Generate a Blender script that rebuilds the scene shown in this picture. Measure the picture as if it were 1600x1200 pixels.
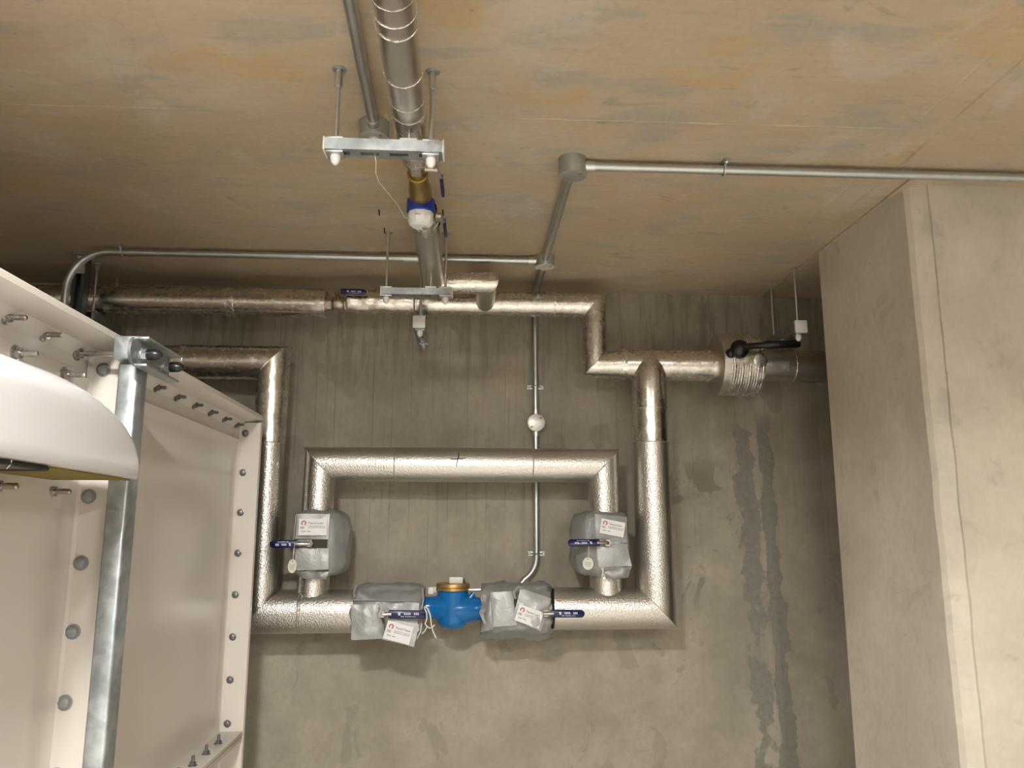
import bpy, bmesh, math, random
from mathutils import Vector, Matrix, noise

random.seed(7)
V = Vector
PI = math.pi
for o in list(bpy.data.objects):
    bpy.data.objects.remove(o, do_unlink=True)
scene = bpy.context.scene
COL = scene.collection
EYE = 1.6                      # eye height: z below is written from eye level, floor at -1.6

# ------------------------------------------------------------------ camera
cam_data = bpy.data.cameras.new('camera')
cam = bpy.data.objects.new('camera', cam_data)
COL.objects.link(cam)
cam_data.sensor_fit = 'HORIZONTAL'
cam_data.sensor_width = 36.0
cam_data.lens = 1250.0 / 1600.0 * 36.0
cam_data.clip_start = 0.02
yaw, pitch, roll = math.radians(3.2146), math.radians(10.411), math.radians(0.0979)
fwd = V((math.sin(yaw) * math.cos(pitch), math.cos(yaw) * math.cos(pitch), math.sin(pitch)))
rgt = V((math.cos(yaw), -math.sin(yaw), 0))
upv = rgt.cross(fwd)
r2 = rgt * math.cos(roll) + upv * math.sin(roll)
u2 = upv * math.cos(roll) - rgt * math.sin(roll)
cam.matrix_world = Matrix(((r2.x, u2.x, -fwd.x, 0), (r2.y, u2.y, -fwd.y, 0), (r2.z, u2.z, -fwd.z, EYE), (0, 0, 0, 1)))
scene.camera = cam

# ------------------------------------------------------------------ world, exposure
world = bpy.data.worlds.new('world')
scene.world = world
world.use_nodes = True
world.node_tree.nodes['Background'].inputs[0].default_value = (0.02, 0.02, 0.02, 1)
world.node_tree.nodes['Background'].inputs[1].default_value = 0.2
scene.view_settings.view_transform = 'Standard'
scene.view_settings.look = 'None'
scene.view_settings.gamma = 1
scene.view_settings.exposure = 1.02
scene.view_settings.use_curve_mapping = False

LAMP_COLOUR = (0.98, 1.0, 0.99)
BULKHEAD_STRENGTH = 300.0
BATTEN_STRENGTH = 95.0

# ------------------------------------------------------------------ room sizes
CEIL, FLOOR, BACK = 0.98, -EYE, 3.2
ROOM_L, ROOM_R, ROOM_F = -3.2, 3.6, -3.4


# ================================================================== material helpers
def srgb(r, g, b):
    f = lambda c: (c / 255) / 12.92 if c / 255 <= 0.04045 else ((c / 255 + 0.055) / 1.055) ** 2.4
    return (f(r), f(g), f(b))


class G:
    """small node-graph writer"""
    def __init__(self, name):
        self.mat = bpy.data.materials.new(name)
        self.mat.use_nodes = True
        self.t = self.mat.node_tree
        self.b = self.t.nodes['Principled BSDF']
        self.pos = self.t.nodes.new('ShaderNodeTexCoord').outputs['Object']

    def new(self, kind, **props):
        n = self.t.nodes.new(kind)
        for k, v in props.items():
            setattr(n, k, v)
        return n

    def put(self, sock, v):
        if isinstance(v, bpy.types.NodeSocket):
            self.t.links.new(v, sock)
        elif isinstance(v, (tuple, list)) and len(v) == 3 and sock.type == 'RGBA':
            sock.default_value = (*v, 1)
        else:
            sock.default_value = v

    def m(self, op, a, b=0.0, c=0.0, clamp=False):
        n = self.new('ShaderNodeMath', operation=op, use_clamp=clamp)
        self.put(n.inputs[0], a)
        self.put(n.inputs[1], b)
        self.put(n.inputs[2], c)
        return n.outputs[0]

    def xyz(self, v=None):
        n = self.new('ShaderNodeSeparateXYZ')
        self.put(n.inputs[0], v or self.pos)
        return n.outputs

    def vec(self, x, y, z):
        n = self.new('ShaderNodeCombineXYZ')
        for i, q in enumerate((x, y, z)):
            self.put(n.inputs[i], q)
        return n.outputs[0]

    def scale(self, s, v=None):
        n = self.new('ShaderNodeVectorMath', operation='MULTIPLY')
        self.put(n.inputs[0], v or self.pos)
        n.inputs[1].default_value = s
        return n.outputs[0]

    def noise(self, scale, detail=4, rough=0.55, v=None, dist=0.0):
        n = self.new('ShaderNodeTexNoise')
        self.put(n.inputs['Vector'], v or self.pos)
        n.inputs['Scale'].default_value = scale
        n.inputs['Detail'].default_value = detail
        n.inputs['Roughness'].default_value = rough
        n.inputs['Distortion'].default_value = dist
        return n.outputs[0]

    def vor(self, scale, v=None, feature='F1'):
        n = self.new('ShaderNodeTexVoronoi', feature=feature)
        self.put(n.inputs['Vector'], v or self.pos)
        n.inputs['Scale'].default_value = scale
        return n.outputs['Distance']

    def white(self, v):
        n = self.new('ShaderNodeTexWhiteNoise', noise_dimensions='1D')
        self.put(n.inputs['W'], v)
        return n.outputs['Value']

    def step(self, v, a, b, lo=0.0, hi=1.0):
        n = self.new('ShaderNodeMapRange', interpolation_type='SMOOTHSTEP')
        self.put(n.inputs[0], v)
        for i, q in enumerate((a, b, lo, hi)):
            n.inputs[i + 1].default_value = q
        return n.outputs[0]

    def mix(self, f, a, b):
        n = self.new('ShaderNodeMix', data_type='RGBA')
        self.put(n.inputs[0], f)
        self.put(n.inputs[6], a)
        self.put(n.inputs[7], b)
        return n.outputs[2]

    def mul(self, c, f):
        n = self.new('ShaderNodeMix', data_type='RGBA', blend_type='MULTIPLY')
        n.inputs[0].default_value = 1.0
        self.put(n.inputs[6], c)
        self.put(n.inputs[7], self.vec(f, f, f) if isinstance(f, bpy.types.NodeSocket) and f.type == 'VALUE' else f)
        return n.outputs[2]

    def bump(self, h, strength=0.3, dist=0.01, prev=None):
        n = self.new('ShaderNodeBump')
        n.inputs['Strength'].default_value = strength
        n.inputs['Distance'].default_value = dist
        self.put(n.inputs['Height'], h)
        if prev:
            self.put(n.inputs['Normal'], prev)
        return n.outputs[0]

    def done(self, base=None, rough=None, metal=None, normal=None, **kw):
        i = self.b.inputs
        if base is not None: self.put(i['Base Color'], base)
        if rough is not None: self.put(i['Roughness'], rough)
        if metal is not None: self.put(i['Metallic'], metal)
        if normal is not None: self.put(i['Normal'], normal)
        for k, v in kw.items():
            self.put(i[k], v)
        return self.mat


def plain(name, c, rough=0.5, metal=0.0, vary=0.12, scale=40, bump=0.0):
    g = G(name)
    n = g.noise(scale, 3)
    base = g.mix(n, tuple(q * (1 - vary) for q in c), tuple(min(1, q * (1 + vary)) for q in c))
    nb = g.bump(g.noise(scale * 3, 2), bump, 0.002) if bump else None
    return g.done(base, g.m('ADD', rough - 0.06, g.m('MULTIPLY', n, 0.12)), metal, nb)


def make_wall_concrete():
    g = G('board_marked_concrete')
    x, y, z = g.xyz()
    n1 = g.noise(2.2, 6, 0.62)
    n2 = g.noise(9, 5, 0.6)
    n3 = g.noise(45, 3)
    base = g.mix(g.step(n1, 0.3, 0.7), (0.272, 0.236, 0.176), (0.378, 0.330, 0.254))
    base = g.mul(base, g.step(n2, 0.2, 0.8, 0.90, 1.08))
    base = g.mul(base, g.step(n3, 0.2, 0.8, 0.95, 1.05))
    # board marks: boards about 7.5 cm wide, each with its own tone and a dark joint
    u = g.m('DIVIDE', x, 0.076)
    cell = g.m('FLOOR', u)
    fr = g.m('FRACT', u)
    tone = g.m('ADD', 0.955, g.m('MULTIPLY', g.white(cell), 0.09))
    upper = g.step(z, -0.35, 0.15)
    base = g.mul(base, g.m('ADD', 1.0, g.m('MULTIPLY', upper, g.m('SUBTRACT', tone, 1.0))))
    streak = g.noise(1.0, 4, 0.6, g.scale((38, 1, 1.6)))
    line = g.m('MULTIPLY', g.step(fr, 0.0, 0.05, 1.0, 0.0), g.step(g.noise(1.0, 3, 0.6, g.scale((13, 1, 3.0))), 0.42, 0.6))
    line = g.m('MULTIPLY', line, g.step(z, -0.5, 0.2))
    base = g.mul(base, g.m('SUBTRACT', 1.0, g.m('MULTIPLY', line, 0.28)))
    base = g.mul(base, g.m('SUBTRACT', 1.0, g.m('MULTIPLY', g.m('MULTIPLY', g.step(streak, 0.55, 0.75), upper), 0.2)))
    drip = g.m('MULTIPLY', g.step(g.noise(1.0, 4, 0.6, g.scale((26, 1, 2.4))), 0.52, 0.62), g.step(z, 0.50, 0.74))
    base = g.mix(g.m('MULTIPLY', drip, 0.45), base, (0.17, 0.14, 0.09))
    # damp-looking grey cement slurry beside the formwork joint
    xc = g.m('SUBTRACT', 1.190, g.m('MULTIPLY', z, 0.026))
    dx = g.m('SUBTRACT', x, xc)
    nz = g.noise(7.5, 6, 0.6)
    wob = g.m('MULTIPLY', g.m('SUBTRACT', nz, 0.5), 0.20)
    left = g.m('MULTIPLY', g.step(g.m('ADD', g.m('ABSOLUTE', g.m('ADD', dx, 0.055)), wob), 0.036, 0.043, 1.0, 0.0), g.step(g.noise(3.6, 4, 0.6, g.scale((1.4, 1, 1))), 0.40, 0.44))
    right = g.step(g.m('ADD', g.m('ABSOLUTE', g.m('SUBTRACT', dx, 0.03)), g.m('MULTIPLY', wob, 0.62)), 0.026, 0.032, 1.0, 0.0)
    patch = g.m('MULTIPLY', g.m('MAXIMUM', left, right), g.step(z, 0.40, 0.50, 1.0, 0.0))
    base = g.mix(g.m('MULTIPLY', patch, 0.92), base, g.mul((0.212, 0.196, 0.160), g.step(n3, 0.2, 0.8, 0.88, 1.12)))
    # brown water stains left of it and scattered marks
    sx = g.m('DIVIDE', g.m('SUBTRACT', x, 0.93), 0.26)
    sz = g.m('DIVIDE', g.m('SUBTRACT', z, 0.0), 0.34)
    d = g.m('ADD', g.m('MULTIPLY', sx, sx), g.m('MULTIPLY', sz, sz))
    st = g.m('MULTIPLY', g.step(d, 0.3, 1.0, 1.0, 0.0), g.step(g.noise(6.5, 5, 0.6, None, 0.6), 0.52, 0.57))
    base = g.mix(g.m('MULTIPLY', st, 0.72), base, (0.170, 0.143, 0.104))
    spots = g.m('MULTIPLY', g.step(g.noise(5.5, 4, 0.55, g.scale((1.3, 1, 0.9)), 0.8), 0.615, 0.645), 0.36)
    base = g.mix(spots, base, (0.185, 0.163, 0.12))
    pits = g.step(g.vor(26), 0.03, 0.07, 1.0, 0.0)
    base = g.mul(base, g.m('SUBTRACT', 1.0, g.m('MULTIPLY', g.m('MULTIPLY', pits, g.step(n2, 0.5, 0.6)), 0.5)))
    scratch = g.step(g.m('ABSOLUTE', g.m('SUBTRACT', g.noise(2.6, 2, 0.5, g.scale((1, 1, 2.2)), 1.5), 0.5)), 0.0, 0.0045, 1.0, 0.0)
    base = g.mul(base, g.m('SUBTRACT', 1.0, g.m('MULTIPLY', scratch, 0.07)))
    h = g.m('ADD', g.m('MULTIPLY', n2, 0.4), g.m('SUBTRACT', g.m('MULTIPLY', n3, 0.3), g.m('MULTIPLY', line, 0.6)))
    return g.done(base, 0.72, 0.0, g.bump(h, 0.35, 0.008))


def make_ceiling_concrete():
    g = G('tan_stained_concrete')
    x, y, z = g.xyz()
    n1 = g.noise(1.7, 6, 0.6, g.scale((0.8, 1.3, 1)))
    n2 = g.noise(6, 6, 0.62, g.scale((0.6, 1.6, 1)), 0.5)
    n3 = g.noise(60, 3)
    base = g.mix(g.step(n1, 0.34, 0.66), (0.440, 0.348, 0.228), (0.504, 0.408, 0.288))
    grey = g.m('MULTIPLY', g.step(n2, 0.52, 0.64), 0.8)
    base = g.mix(grey, base, (0.384, 0.340, 0.276))
    warm = g.m('MULTIPLY', g.step(g.noise(3.1, 4, 0.6, g.scale((1, 1.5, 1)), 0.3), 0.53, 0.68), 0.85)
    base = g.mix(warm, base, (0.496, 0.356, 0.192))
    lite = g.m('MULTIPLY', g.step(g.noise(2.3, 5, 0.6, g.scale((1.2, 1, 4)), 1.2), 0.56, 0.64), 0.5)
    base = g.mix(lite, base, (0.528, 0.456, 0.368))
    base = g.mul(base, g.step(n3, 0.2, 0.8, 0.95, 1.05))
    grain = g.noise(1.0, 4, 0.65, g.scale((7, 60, 1)))
    base = g.mul(base, g.step(grain, 0.25, 0.75, 0.95, 1.05))
    # rust blots, grey trowel smears
    rust = g.m('MULTIPLY', g.step(g.vor(2.7, g.scale((1, 1.6, 1))), 0.035, 0.075, 1.0, 0.0), g.step(g.noise(30, 3), 0.4, 0.6))
    base = g.mix(g.m('MULTIPLY', rust, 0.6), base, (0.45, 0.22, 0.06))
    dots = g.m('MULTIPLY', g.step(g.vor(13, g.scale((1, 1.5, 1))), 0.04, 0.085, 1.0, 0.0), g.step(n2, 0.5, 0.62))
    base = g.mix(g.m('MULTIPLY', dots, 0.5), base, (0.2, 0.15, 0.09))
    smear = g.m('MULTIPLY', g.step(g.noise(4.2, 5, 0.6, g.scale((1, 2.0, 1)), 1.8), 0.63, 0.68), 0.5)
    base = g.mix(smear, base, (0.296, 0.260, 0.212))
    ln = g.step(g.m('ABSOLUTE', g.m('SUBTRACT', g.noise(1.4, 3, 0.5, None, 1.0), 0.5)), 0.0, 0.004, 1.0, 0.0)
    base = g.mul(base, g.m('SUBTRACT', 1.0, g.m('MULTIPLY', ln, 0.05)))
    h = g.m('ADD', g.m('MULTIPLY', n2, 0.5), g.m('MULTIPLY', n3, 0.2))
    return g.done(base, 0.62, 0.0, g.bump(h, 0.25, 0.008))


def make_column_concrete():
    g = G('pale_smooth_concrete')
    n1 = g.noise(2.6, 6, 0.6)
    n2 = g.noise(8, 5, 0.6, None, 0.8)
    n3 = g.noise(50, 3)
    base = g.mix(g.step(n1, 0.3, 0.7), (0.475, 0.42, 0.338), (0.60, 0.54, 0.445))
    blot = g.m('MULTIPLY', g.step(n2, 0.56, 0.70), 0.35)
    base = g.mix(blot, base, (0.30, 0.262, 0.21))
    base = g.mul(base, g.step(n3, 0.2, 0.8, 0.96, 1.04))
    chips = g.m('MULTIPLY', g.step(g.vor(16), 0.02, 0.05, 1.0, 0.0), g.step(n1, 0.55, 0.65))
    base = g.mix(g.m('MULTIPLY', chips, 0.7), base, (0.62, 0.58, 0.52))
    st = g.m('MULTIPLY', g.step(g.noise(3.2, 4, 0.6, g.scale((1.5, 1.5, 0.5)), 0.8), 0.60, 0.72), 0.3)
    base = g.mix(st, base, (0.33, 0.29, 0.22))
    return g.done(base, 0.6, 0.0, g.bump(g.m('ADD', n2, g.m('MULTIPLY', n3, 0.3)), 0.2, 0.006))


def make_foil(name, c, rough, crinkle, cell, stretch=(1, 1, 1)):
    g = G(name)
    a = g.noise(cell, 3, 0.6, g.scale(stretch), 0.4)
    b = g.noise(cell * 4, 2, 0.5, g.scale(stretch))
    h = g.m('ADD', a, g.m('MULTIPLY', b, 0.35))
    base = g.mix(a, tuple(q * 0.9 for q in c), c)
    return g.done(base, g.step(b, 0.3, 0.7, rough - 0.04, rough + 0.06), 1.0, g.bump(h, crinkle, 0.004))


def make_embossed(name, c, rough):
    g = G(name)
    v = g.vor(230, None, 'SMOOTH_F1')
    n = g.noise(6, 3)
    base = g.mix(n, tuple(q * 0.92 for q in c), c)
    return g.done(base, g.step(n, 0.3, 0.7, rough - 0.03, rough + 0.04), 1.0, g.bump(v, 0.34, 0.0035))


def make_galvanised():
    g = G('galvanised_steel')
    sp = g.noise(22, 4, 0.6, None, 0.6)
    v = g.vor(45)
    base = g.mix(g.step(sp, 0.35, 0.65), (0.34, 0.37, 0.375), (0.48, 0.50, 0.50))
    base = g.mul(base, g.step(v, 0.0, 0.8, 0.9, 1.08))
    return g.done(base, g.step(sp, 0.3, 0.7, 0.34, 0.5), 0.85, g.bump(sp, 0.05, 0.002))


def make_fabric(name, c):
    g = G(name)
    w = g.noise(14, 4, 0.6, None, 0.5)
    f = g.noise(420, 2)
    base = g.mix(w, tuple(q * 0.88 for q in c), tuple(q * 1.1 for q in c))
    return g.done(base, g.step(w, 0.3, 0.7, 0.38, 0.52), 0.35, g.bump(g.m('ADD', g.m('MULTIPLY', w, 1.0), g.m('MULTIPLY', f, 0.04)), 0.45, 0.012))


def make_grp():
    g = G('moulded_beige_plastic')
    n = g.noise(3, 4)
    sm = g.noise(11, 4, 0.6, None, 0.6)
    base = g.mix(n, (0.58, 0.52, 0.455), (0.64, 0.58, 0.515))
    return g.done(base, 0.30, 0.0)


def emit(name, c, s):
    g = G(name)
    g.put(g.b.inputs['Emission Color'], c)
    g.b.inputs['Emission Strength'].default_value = s
    return g.done((0.8, 0.8, 0.8), 0.4)


M = {}
M['wall'] = make_wall_concrete()
M['ceiling'] = make_ceiling_concrete()
M['column'] = make_column_concrete()
M['floor'] = plain('grey_floor_paint', (0.66, 0.62, 0.56), 0.45, 0, 0.15, 4)
M['room'] = plain('painted_block_wall', (0.50, 0.47, 0.42), 0.8, 0, 0.1, 5)
M['foil'] = make_foil('crinkled_foil', (0.76, 0.72, 0.67), 0.24, 0.16, 13)
M['foil_warm'] = make_foil('crinkled_warm_foil', (0.78, 0.73, 0.665), 0.24, 0.18, 15)
M['foil_tape'] = make_foil('foil_tape', (0.88, 0.85, 0.80), 0.26, 0.3, 40)
M['foil_dull'] = make_foil('reinforced_foil', (0.66, 0.61, 0.55), 0.34, 0.14, 40, (1, 0.4, 1))
M['embossed'] = make_embossed('embossed_aluminium', (0.71, 0.675, 0.62), 0.35)
M['embossed_edge'] = make_embossed('aluminium_seam', (0.70, 0.67, 0.62), 0.33)
M['galv'] = make_galvanised()
M['zinc'] = plain('zinc_plated_steel', (0.62, 0.63, 0.62), 0.32, 0.95, 0.1, 60)
M['conduit'] = plain('conduit_steel', (0.56, 0.57, 0.56), 0.36, 0.95, 0.12, 30)
M['cast'] = plain('cast_aluminium', (0.46, 0.46, 0.44), 0.45, 0.8, 0.15, 80, 0.2)
M['lid'] = plain('aluminium_lid', (0.72, 0.70, 0.64), 0.4, 0.6, 0.12, 60)
M['steel'] = plain('stainless_bolt', (0.46, 0.43, 0.395), 0.26, 0.95, 0.12, 70)
M['dark_steel'] = plain('dull_bolt', (0.20, 0.195, 0.19), 0.4, 0.8, 0.15, 70)
M['grey_cap'] = plain('grey_bolt_cap', (0.235, 0.23, 0.228), 0.4, 0.1, 0.1, 60)
M['slot'] = plain('painted_channel', (0.12, 0.13, 0.135), 0.45, 0.6, 0.15, 40)
M['brass'] = plain('brass', (0.40, 0.27, 0.085), 0.34, 0.9, 0.15, 60, 0.1)
M['bronze'] = plain('bronze', (0.50, 0.33, 0.14), 0.34, 0.85, 0.15, 60, 0.1)
M['nickel'] = plain('nickel_valve_body', (0.50, 0.44, 0.36), 0.34, 0.9, 0.15, 60)
M['blue'] = plain('blue_enamel', (0.002, 0.125, 0.37), 0.2, 0.0, 0.08, 30, 0.05)
M['navy'] = plain('navy_sleeve', (0.006, 0.008, 0.062), 0.32, 0.0, 0.1, 50)
M['ring_blue'] = plain('royal_blue_plastic', (0.006, 0.03, 0.26), 0.4, 0.0, 0.1, 50)
M['white'] = plain('white_plastic', (0.74, 0.72, 0.68), 0.35, 0.0, 0.04, 50)
M['offwhite'] = plain('offwhite_plastic', (0.62, 0.60, 0.54), 0.45, 0.0, 0.06, 50)
M['tag'] = plain('cream_tag', (0.60, 0.57, 0.45), 0.5, 0.0, 0.08, 90)
M['black'] = plain('black_plastic', (0.008, 0.008, 0.009), 0.3, 0.0, 0.1, 50)
M['rubber'] = plain('black_rubber', (0.01, 0.01, 0.01), 0.7, 0.0, 0.1, 50)
M['grp'] = make_grp()
M['gelcoat'] = plain('white_gelcoat', (0.58, 0.545, 0.53), 0.16, 0.0, 0.02, 6)
M['foam'] = plain('yellowed_foam', (0.175, 0.125, 0.02), 0.9, 0.0, 0.35, 120, 0.6)
M['brown'] = plain('brown_board', (0.085, 0.066, 0.035), 0.7, 0.0, 0.25, 60)
M['fabric'] = make_fabric('silver_fabric', (0.325, 0.322, 0.312))
M['fabric_pale'] = make_fabric('pale_silver_fabric', (0.40, 0.395, 0.38))
M['gap_shade'] = plain('painted_gap_shade', (0.05, 0.045, 0.035), 0.9, 0.0, 0.2, 200)  # near-black colour standing in for shade in the jacket openings
M['paper'] = plain('white_card', (0.74, 0.71, 0.69), 0.35, 0.0, 0.03, 40)
M['ink'] = plain('black_ink', (0.035, 0.035, 0.035), 0.6)
M['ink_grey'] = plain('grey_ink', (0.33, 0.30, 0.30), 0.6)
M['ink_red'] = plain('red_ink', (0.38, 0.09, 0.06), 0.6)
M['ink_green'] = plain('dark_green_ink', (0.05, 0.085, 0.08), 0.6)
M['ink_blue'] = plain('violet_pen_ink', (0.03, 0.018, 0.12), 0.5)
M['ink_white'] = plain('white_print', (0.52, 0.52, 0.64), 0.5)
M['rope'] = plain('cream_string', (0.66, 0.61, 0.50), 0.8, 0.0, 0.1, 200)
M['cable'] = plain('white_cable', (0.62, 0.57, 0.48), 0.5)
M['bulkhead_glow'] = emit('lit_opal_dome', LAMP_COLOUR, BULKHEAD_STRENGTH)
M['batten_glow'] = emit('lit_diffuser', LAMP_COLOUR, BATTEN_STRENGTH)


# ================================================================== mesh helpers
def frame(d):
    d = V(d).normalized()
    a = V((0, 0, 1)) if abs(d.z) < 0.9 else V((0, 1, 0))
    s = d.cross(a).normalized()
    return s, s.cross(d).normalized(), d


class MB:
    def __init__(self):
        self.bm = bmesh.new()

    def ring(self, pts):
        return [self.bm.verts.new(p) for p in pts]

    def bridge(self, a, b):
        n = len(a)
        for i in range(n):
            try:
                self.bm.faces.new((a[i], a[(i + 1) % n], b[(i + 1) % n], b[i]))
            except ValueError:
                pass

    def cap(self, r):
        try:
            self.bm.faces.new(r)
        except ValueError:
            pass

    def loft(self, rings, caps=(True, True)):
        rs = [self.ring(r) for r in rings]
        for a, b in zip(rs, rs[1:]):
            self.bridge(a, b)
        if caps[0]: self.cap(rs[0][::-1])
        if caps[1]: self.cap(rs[-1])
        return self

    def box(self, c, s, mat=None, bevel=0.0):
        c, s = V(c), V(s)
        res = bmesh.ops.create_cube(self.bm, size=1.0)
        vs = res['verts']
        for v in vs:
            v.co = V((v.co.x * s.x, v.co.y * s.y, v.co.z * s.z))
        if bevel:
            es = list({e for v in vs for e in v.link_edges})
            r = bmesh.ops.bevel(self.bm, geom=es, offset=bevel, segments=2, affect='EDGES', profile=0.5)
            vs = list({v for f in r['faces'] for v in f.verts} | {v for v in vs if v.is_valid})
        for v in vs:
            co = v.co.copy()
            if mat is not None:
                co = mat @ co
            v.co = co + c
        return self

    def rod(self, p0, p1, r0, r1=None, seg=16, rings=1, wob=0.0, n0=None, n1=None, caps=(True, True), seed=0.0):
        """round bar from p0 to p1; n0 / n1 cut its ends on slanted planes; wob crinkles the surface"""
        p0, p1 = V(p0), V(p1)
        r1 = r0 if r1 is None else r1
        s, u, d = frame(p1 - p0)
        L = (p1 - p0).length
        rs = []
        for k in range(rings + 1):
            t = k / rings
            pts = []
            for i in range(seg):
                a = 2 * PI * i / seg
                rr = r0 + (r1 - r0) * t
                q = s * math.cos(a) + u * math.sin(a)
                if wob:
                    rr += wob * noise.noise((p0 + d * (L * t) + q * rr) * 28 + V((seed, 0, 0)))
                off0 = -(q * rr).dot(V(n0)) / d.dot(V(n0)) if n0 else 0.0
                off1 = -(q * rr).dot(V(n1)) / d.dot(V(n1)) if n1 else 0.0
                pts.append(p0 + q * rr + d * (off0 * (1 - t) + (L + off1 - 0) * t if True else 0))
            rs.append(pts)
        return self.loft(rs, caps)

    def lathe(self, o, axis, prof, seg=32):
        """prof: (distance along axis, radius)"""
        o = V(o)
        s, u, d = frame(axis)
        rs = [[o + d * h + (s * math.cos(2 * PI * i / seg) + u * math.sin(2 * PI * i / seg)) * max(r, 1e-4) for i in range(seg)] for h, r in prof]
        return self.loft(rs)

    def tube(self, pts, r, seg=12, caps=(True, True)):
        pts = [V(p) for p in pts]
        rs = []
        prev = None
        for i, p in enumerate(pts):
            t = (pts[min(i + 1, len(pts) - 1)] - pts[max(i - 1, 0)]).normalized()
            if prev is None:
                s, u, _ = frame(t)
            else:
                s = (prev - t * prev.dot(t)).normalized()
                u = s.cross(t).normalized()
            prev = s
            rr = r[i] if isinstance(r, (list, tuple)) else r
            rs.append([p + (s * math.cos(2 * PI * k / seg) + u * math.sin(2 * PI * k / seg)) * rr for k in range(seg)])
        return self.loft(rs, caps)

    def torus(self, c, axis, R, r, seg=40, tseg=8, scale=None, wob=0.0):
        s, u, d = frame(axis)
        c = V(c)
        rs = []
        for i in range(seg):
            a = 2 * PI * i / seg
            q = s * math.cos(a) + u * math.sin(a)
            rr = r * (1 + wob * noise.noise(q * 5 + c * 9))
            rs.append(self.ring([c + q * (R + rr * math.cos(2 * PI * k / tseg)) + d * rr * math.sin(2 * PI * k / tseg) for k in range(tseg)]))
        for i in range(seg):
            self.bridge(rs[i], rs[(i + 1) % seg])
        return self

    def mitre_bead(self, p, d0, d1, rad, r):
        """bead round the oval where two pipe cladding sections meet"""
        d0, d1 = V(d0).normalized(), V(d1).normalized()
        n = (d0 + d1).normalized()
        s, u, _ = frame(d0)
        pts = []
        for i in range(49):
            a = 2 * PI * i / 48
            q = (s * math.cos(a) + u * math.sin(a)) * rad
            pts.append(V(p) + q - d0 * (q.dot(n) / d0.dot(n)))
        return self.tube(pts, r, 6, (False, False))

    def hexa(self, p0, p1, r):
        return self.rod(p0, p1, r, seg=6)

    def sphere(self, c, r, sc=(1, 1, 1), seg=20):
        res = bmesh.ops.create_uvsphere(self.bm, u_segments=seg, v_segments=seg // 2, radius=1.0)
        for v in res['verts']:
            v.co = V(c) + V((v.co.x * r * sc[0], v.co.y * r * sc[1], v.co.z * r * sc[2]))
        return self

    def prism(self, poly, axis, depth):
        """poly: 3-D outline; pushed along axis by depth"""
        a = [V(p) for p in poly]
        return self.loft([a, [p + V(axis) * depth for p in a]])

    def grid(self, fn, nu, nv):
        vs = [[self.bm.verts.new(fn(i / nu, j / nv)) for j in range(nv + 1)] for i in range(nu + 1)]
        for i in range(nu):
            for j in range(nv):
                self.bm.faces.new((vs[i][j], vs[i + 1][j], vs[i + 1][j + 1], vs[i][j + 1]))
        return self


WORLD_AT = {}


def put(o, at, parent):
    at = V(at)
    WORLD_AT[o.name] = at
    if parent:
        o.parent = parent
        o.location = at - WORLD_AT[parent.name]
    else:
        o.location = at + V((0, 0, EYE))


def tag(o, label=None, cat=None, group=None, kind=None):
    if label: o['label'] = label
    if cat: o['category'] = cat
    if group: o['group'] = group
    if kind: o['kind'] = kind
    return o


def obj(name, mb, mat, parent=None, at=None, sharp=38, **t):
    bm = mb.bm
    bmesh.ops.remove_doubles(bm, verts=bm.verts, dist=1e-6)
    bmesh.ops.recalc_face_normals(bm, faces=bm.faces)
    if at is None:
        xs = [v.co for v in bm.verts]
        lo = V((min(c.x for c in xs), min(c.y for c in xs), min(c.z for c in xs)))
        hi = V((max(c.x for c in xs), max(c.y for c in xs), max(c.z for c in xs)))
        at = (lo + hi) / 2
    at = V(at)
    for v in bm.verts:
        v.co -= at
    lim = math.radians(sharp)
    for f in bm.faces:
        f.smooth = True
    for e in bm.edges:
        e.smooth = len(e.link_faces) == 2 and e.calc_face_angle(0) < lim
    me = bpy.data.meshes.new(name)
    bm.to_mesh(me)
    bm.free()
    me.materials.append(M[mat])
    o = bpy.data.objects.new(name, me)
    COL.objects.link(o)
    put(o, at, parent)
    return tag(o, **t)


def thing(name, at, label, cat, group=None):
    o = bpy.data.objects.new(name, None)
    COL.objects.link(o)
    o.empty_display_size = 0.05
    put(o, at, None)
    return tag(o, label, cat, group)


def again(src, at, parent, **t):
    """another copy of a one-mesh part, sharing its mesh"""
    o = src.copy()
    COL.objects.link(o)
    put(o, at, parent)
    return tag(o, **t)


def text(name, s, size, mat, parent, at, rot, align='LEFT', sx=1.0):
    c = bpy.data.curves.new(name, 'FONT')
    c.body = s
    c.size = size
    c.align_x = align
    c.extrude = 0.0002
    c.materials.append(M[mat])
    tmp = bpy.data.objects.new(name, c)
    COL.objects.link(tmp)
    me = bpy.data.meshes.new_from_object(tmp.evaluated_get(bpy.context.evaluated_depsgraph_get()))
    bpy.data.objects.remove(tmp, do_unlink=True)
    me.materials.clear()
    me.materials.append(M[mat])
    o = bpy.data.objects.new(name, me)
    COL.objects.link(o)
    put(o, at, parent)
    o.rotation_euler = rot
    o.scale = (sx, 1, 1)
    return o


def arc(c, r, a0, a1, e0, e1, n=12):
    """points on an arc in the plane of unit vectors e0, e1"""
    c, e0, e1 = V(c), V(e0), V(e1)
    return [c + e0 * (r * math.cos(a0 + (a1 - a0) * i / n)) + e1 * (r * math.sin(a0 + (a1 - a0) * i / n)) for i in range(n + 1)]


# ================================================================== the setting
def slab(name, x0, x1, y0, y1, z0, z1, mat):
    return obj(name, MB().box(((x0 + x1) / 2, (y0 + y1) / 2, (z0 + z1) / 2), (x1 - x0, y1 - y0, z1 - z0)), mat, at=(0, 0, 0), kind='structure')


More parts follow.
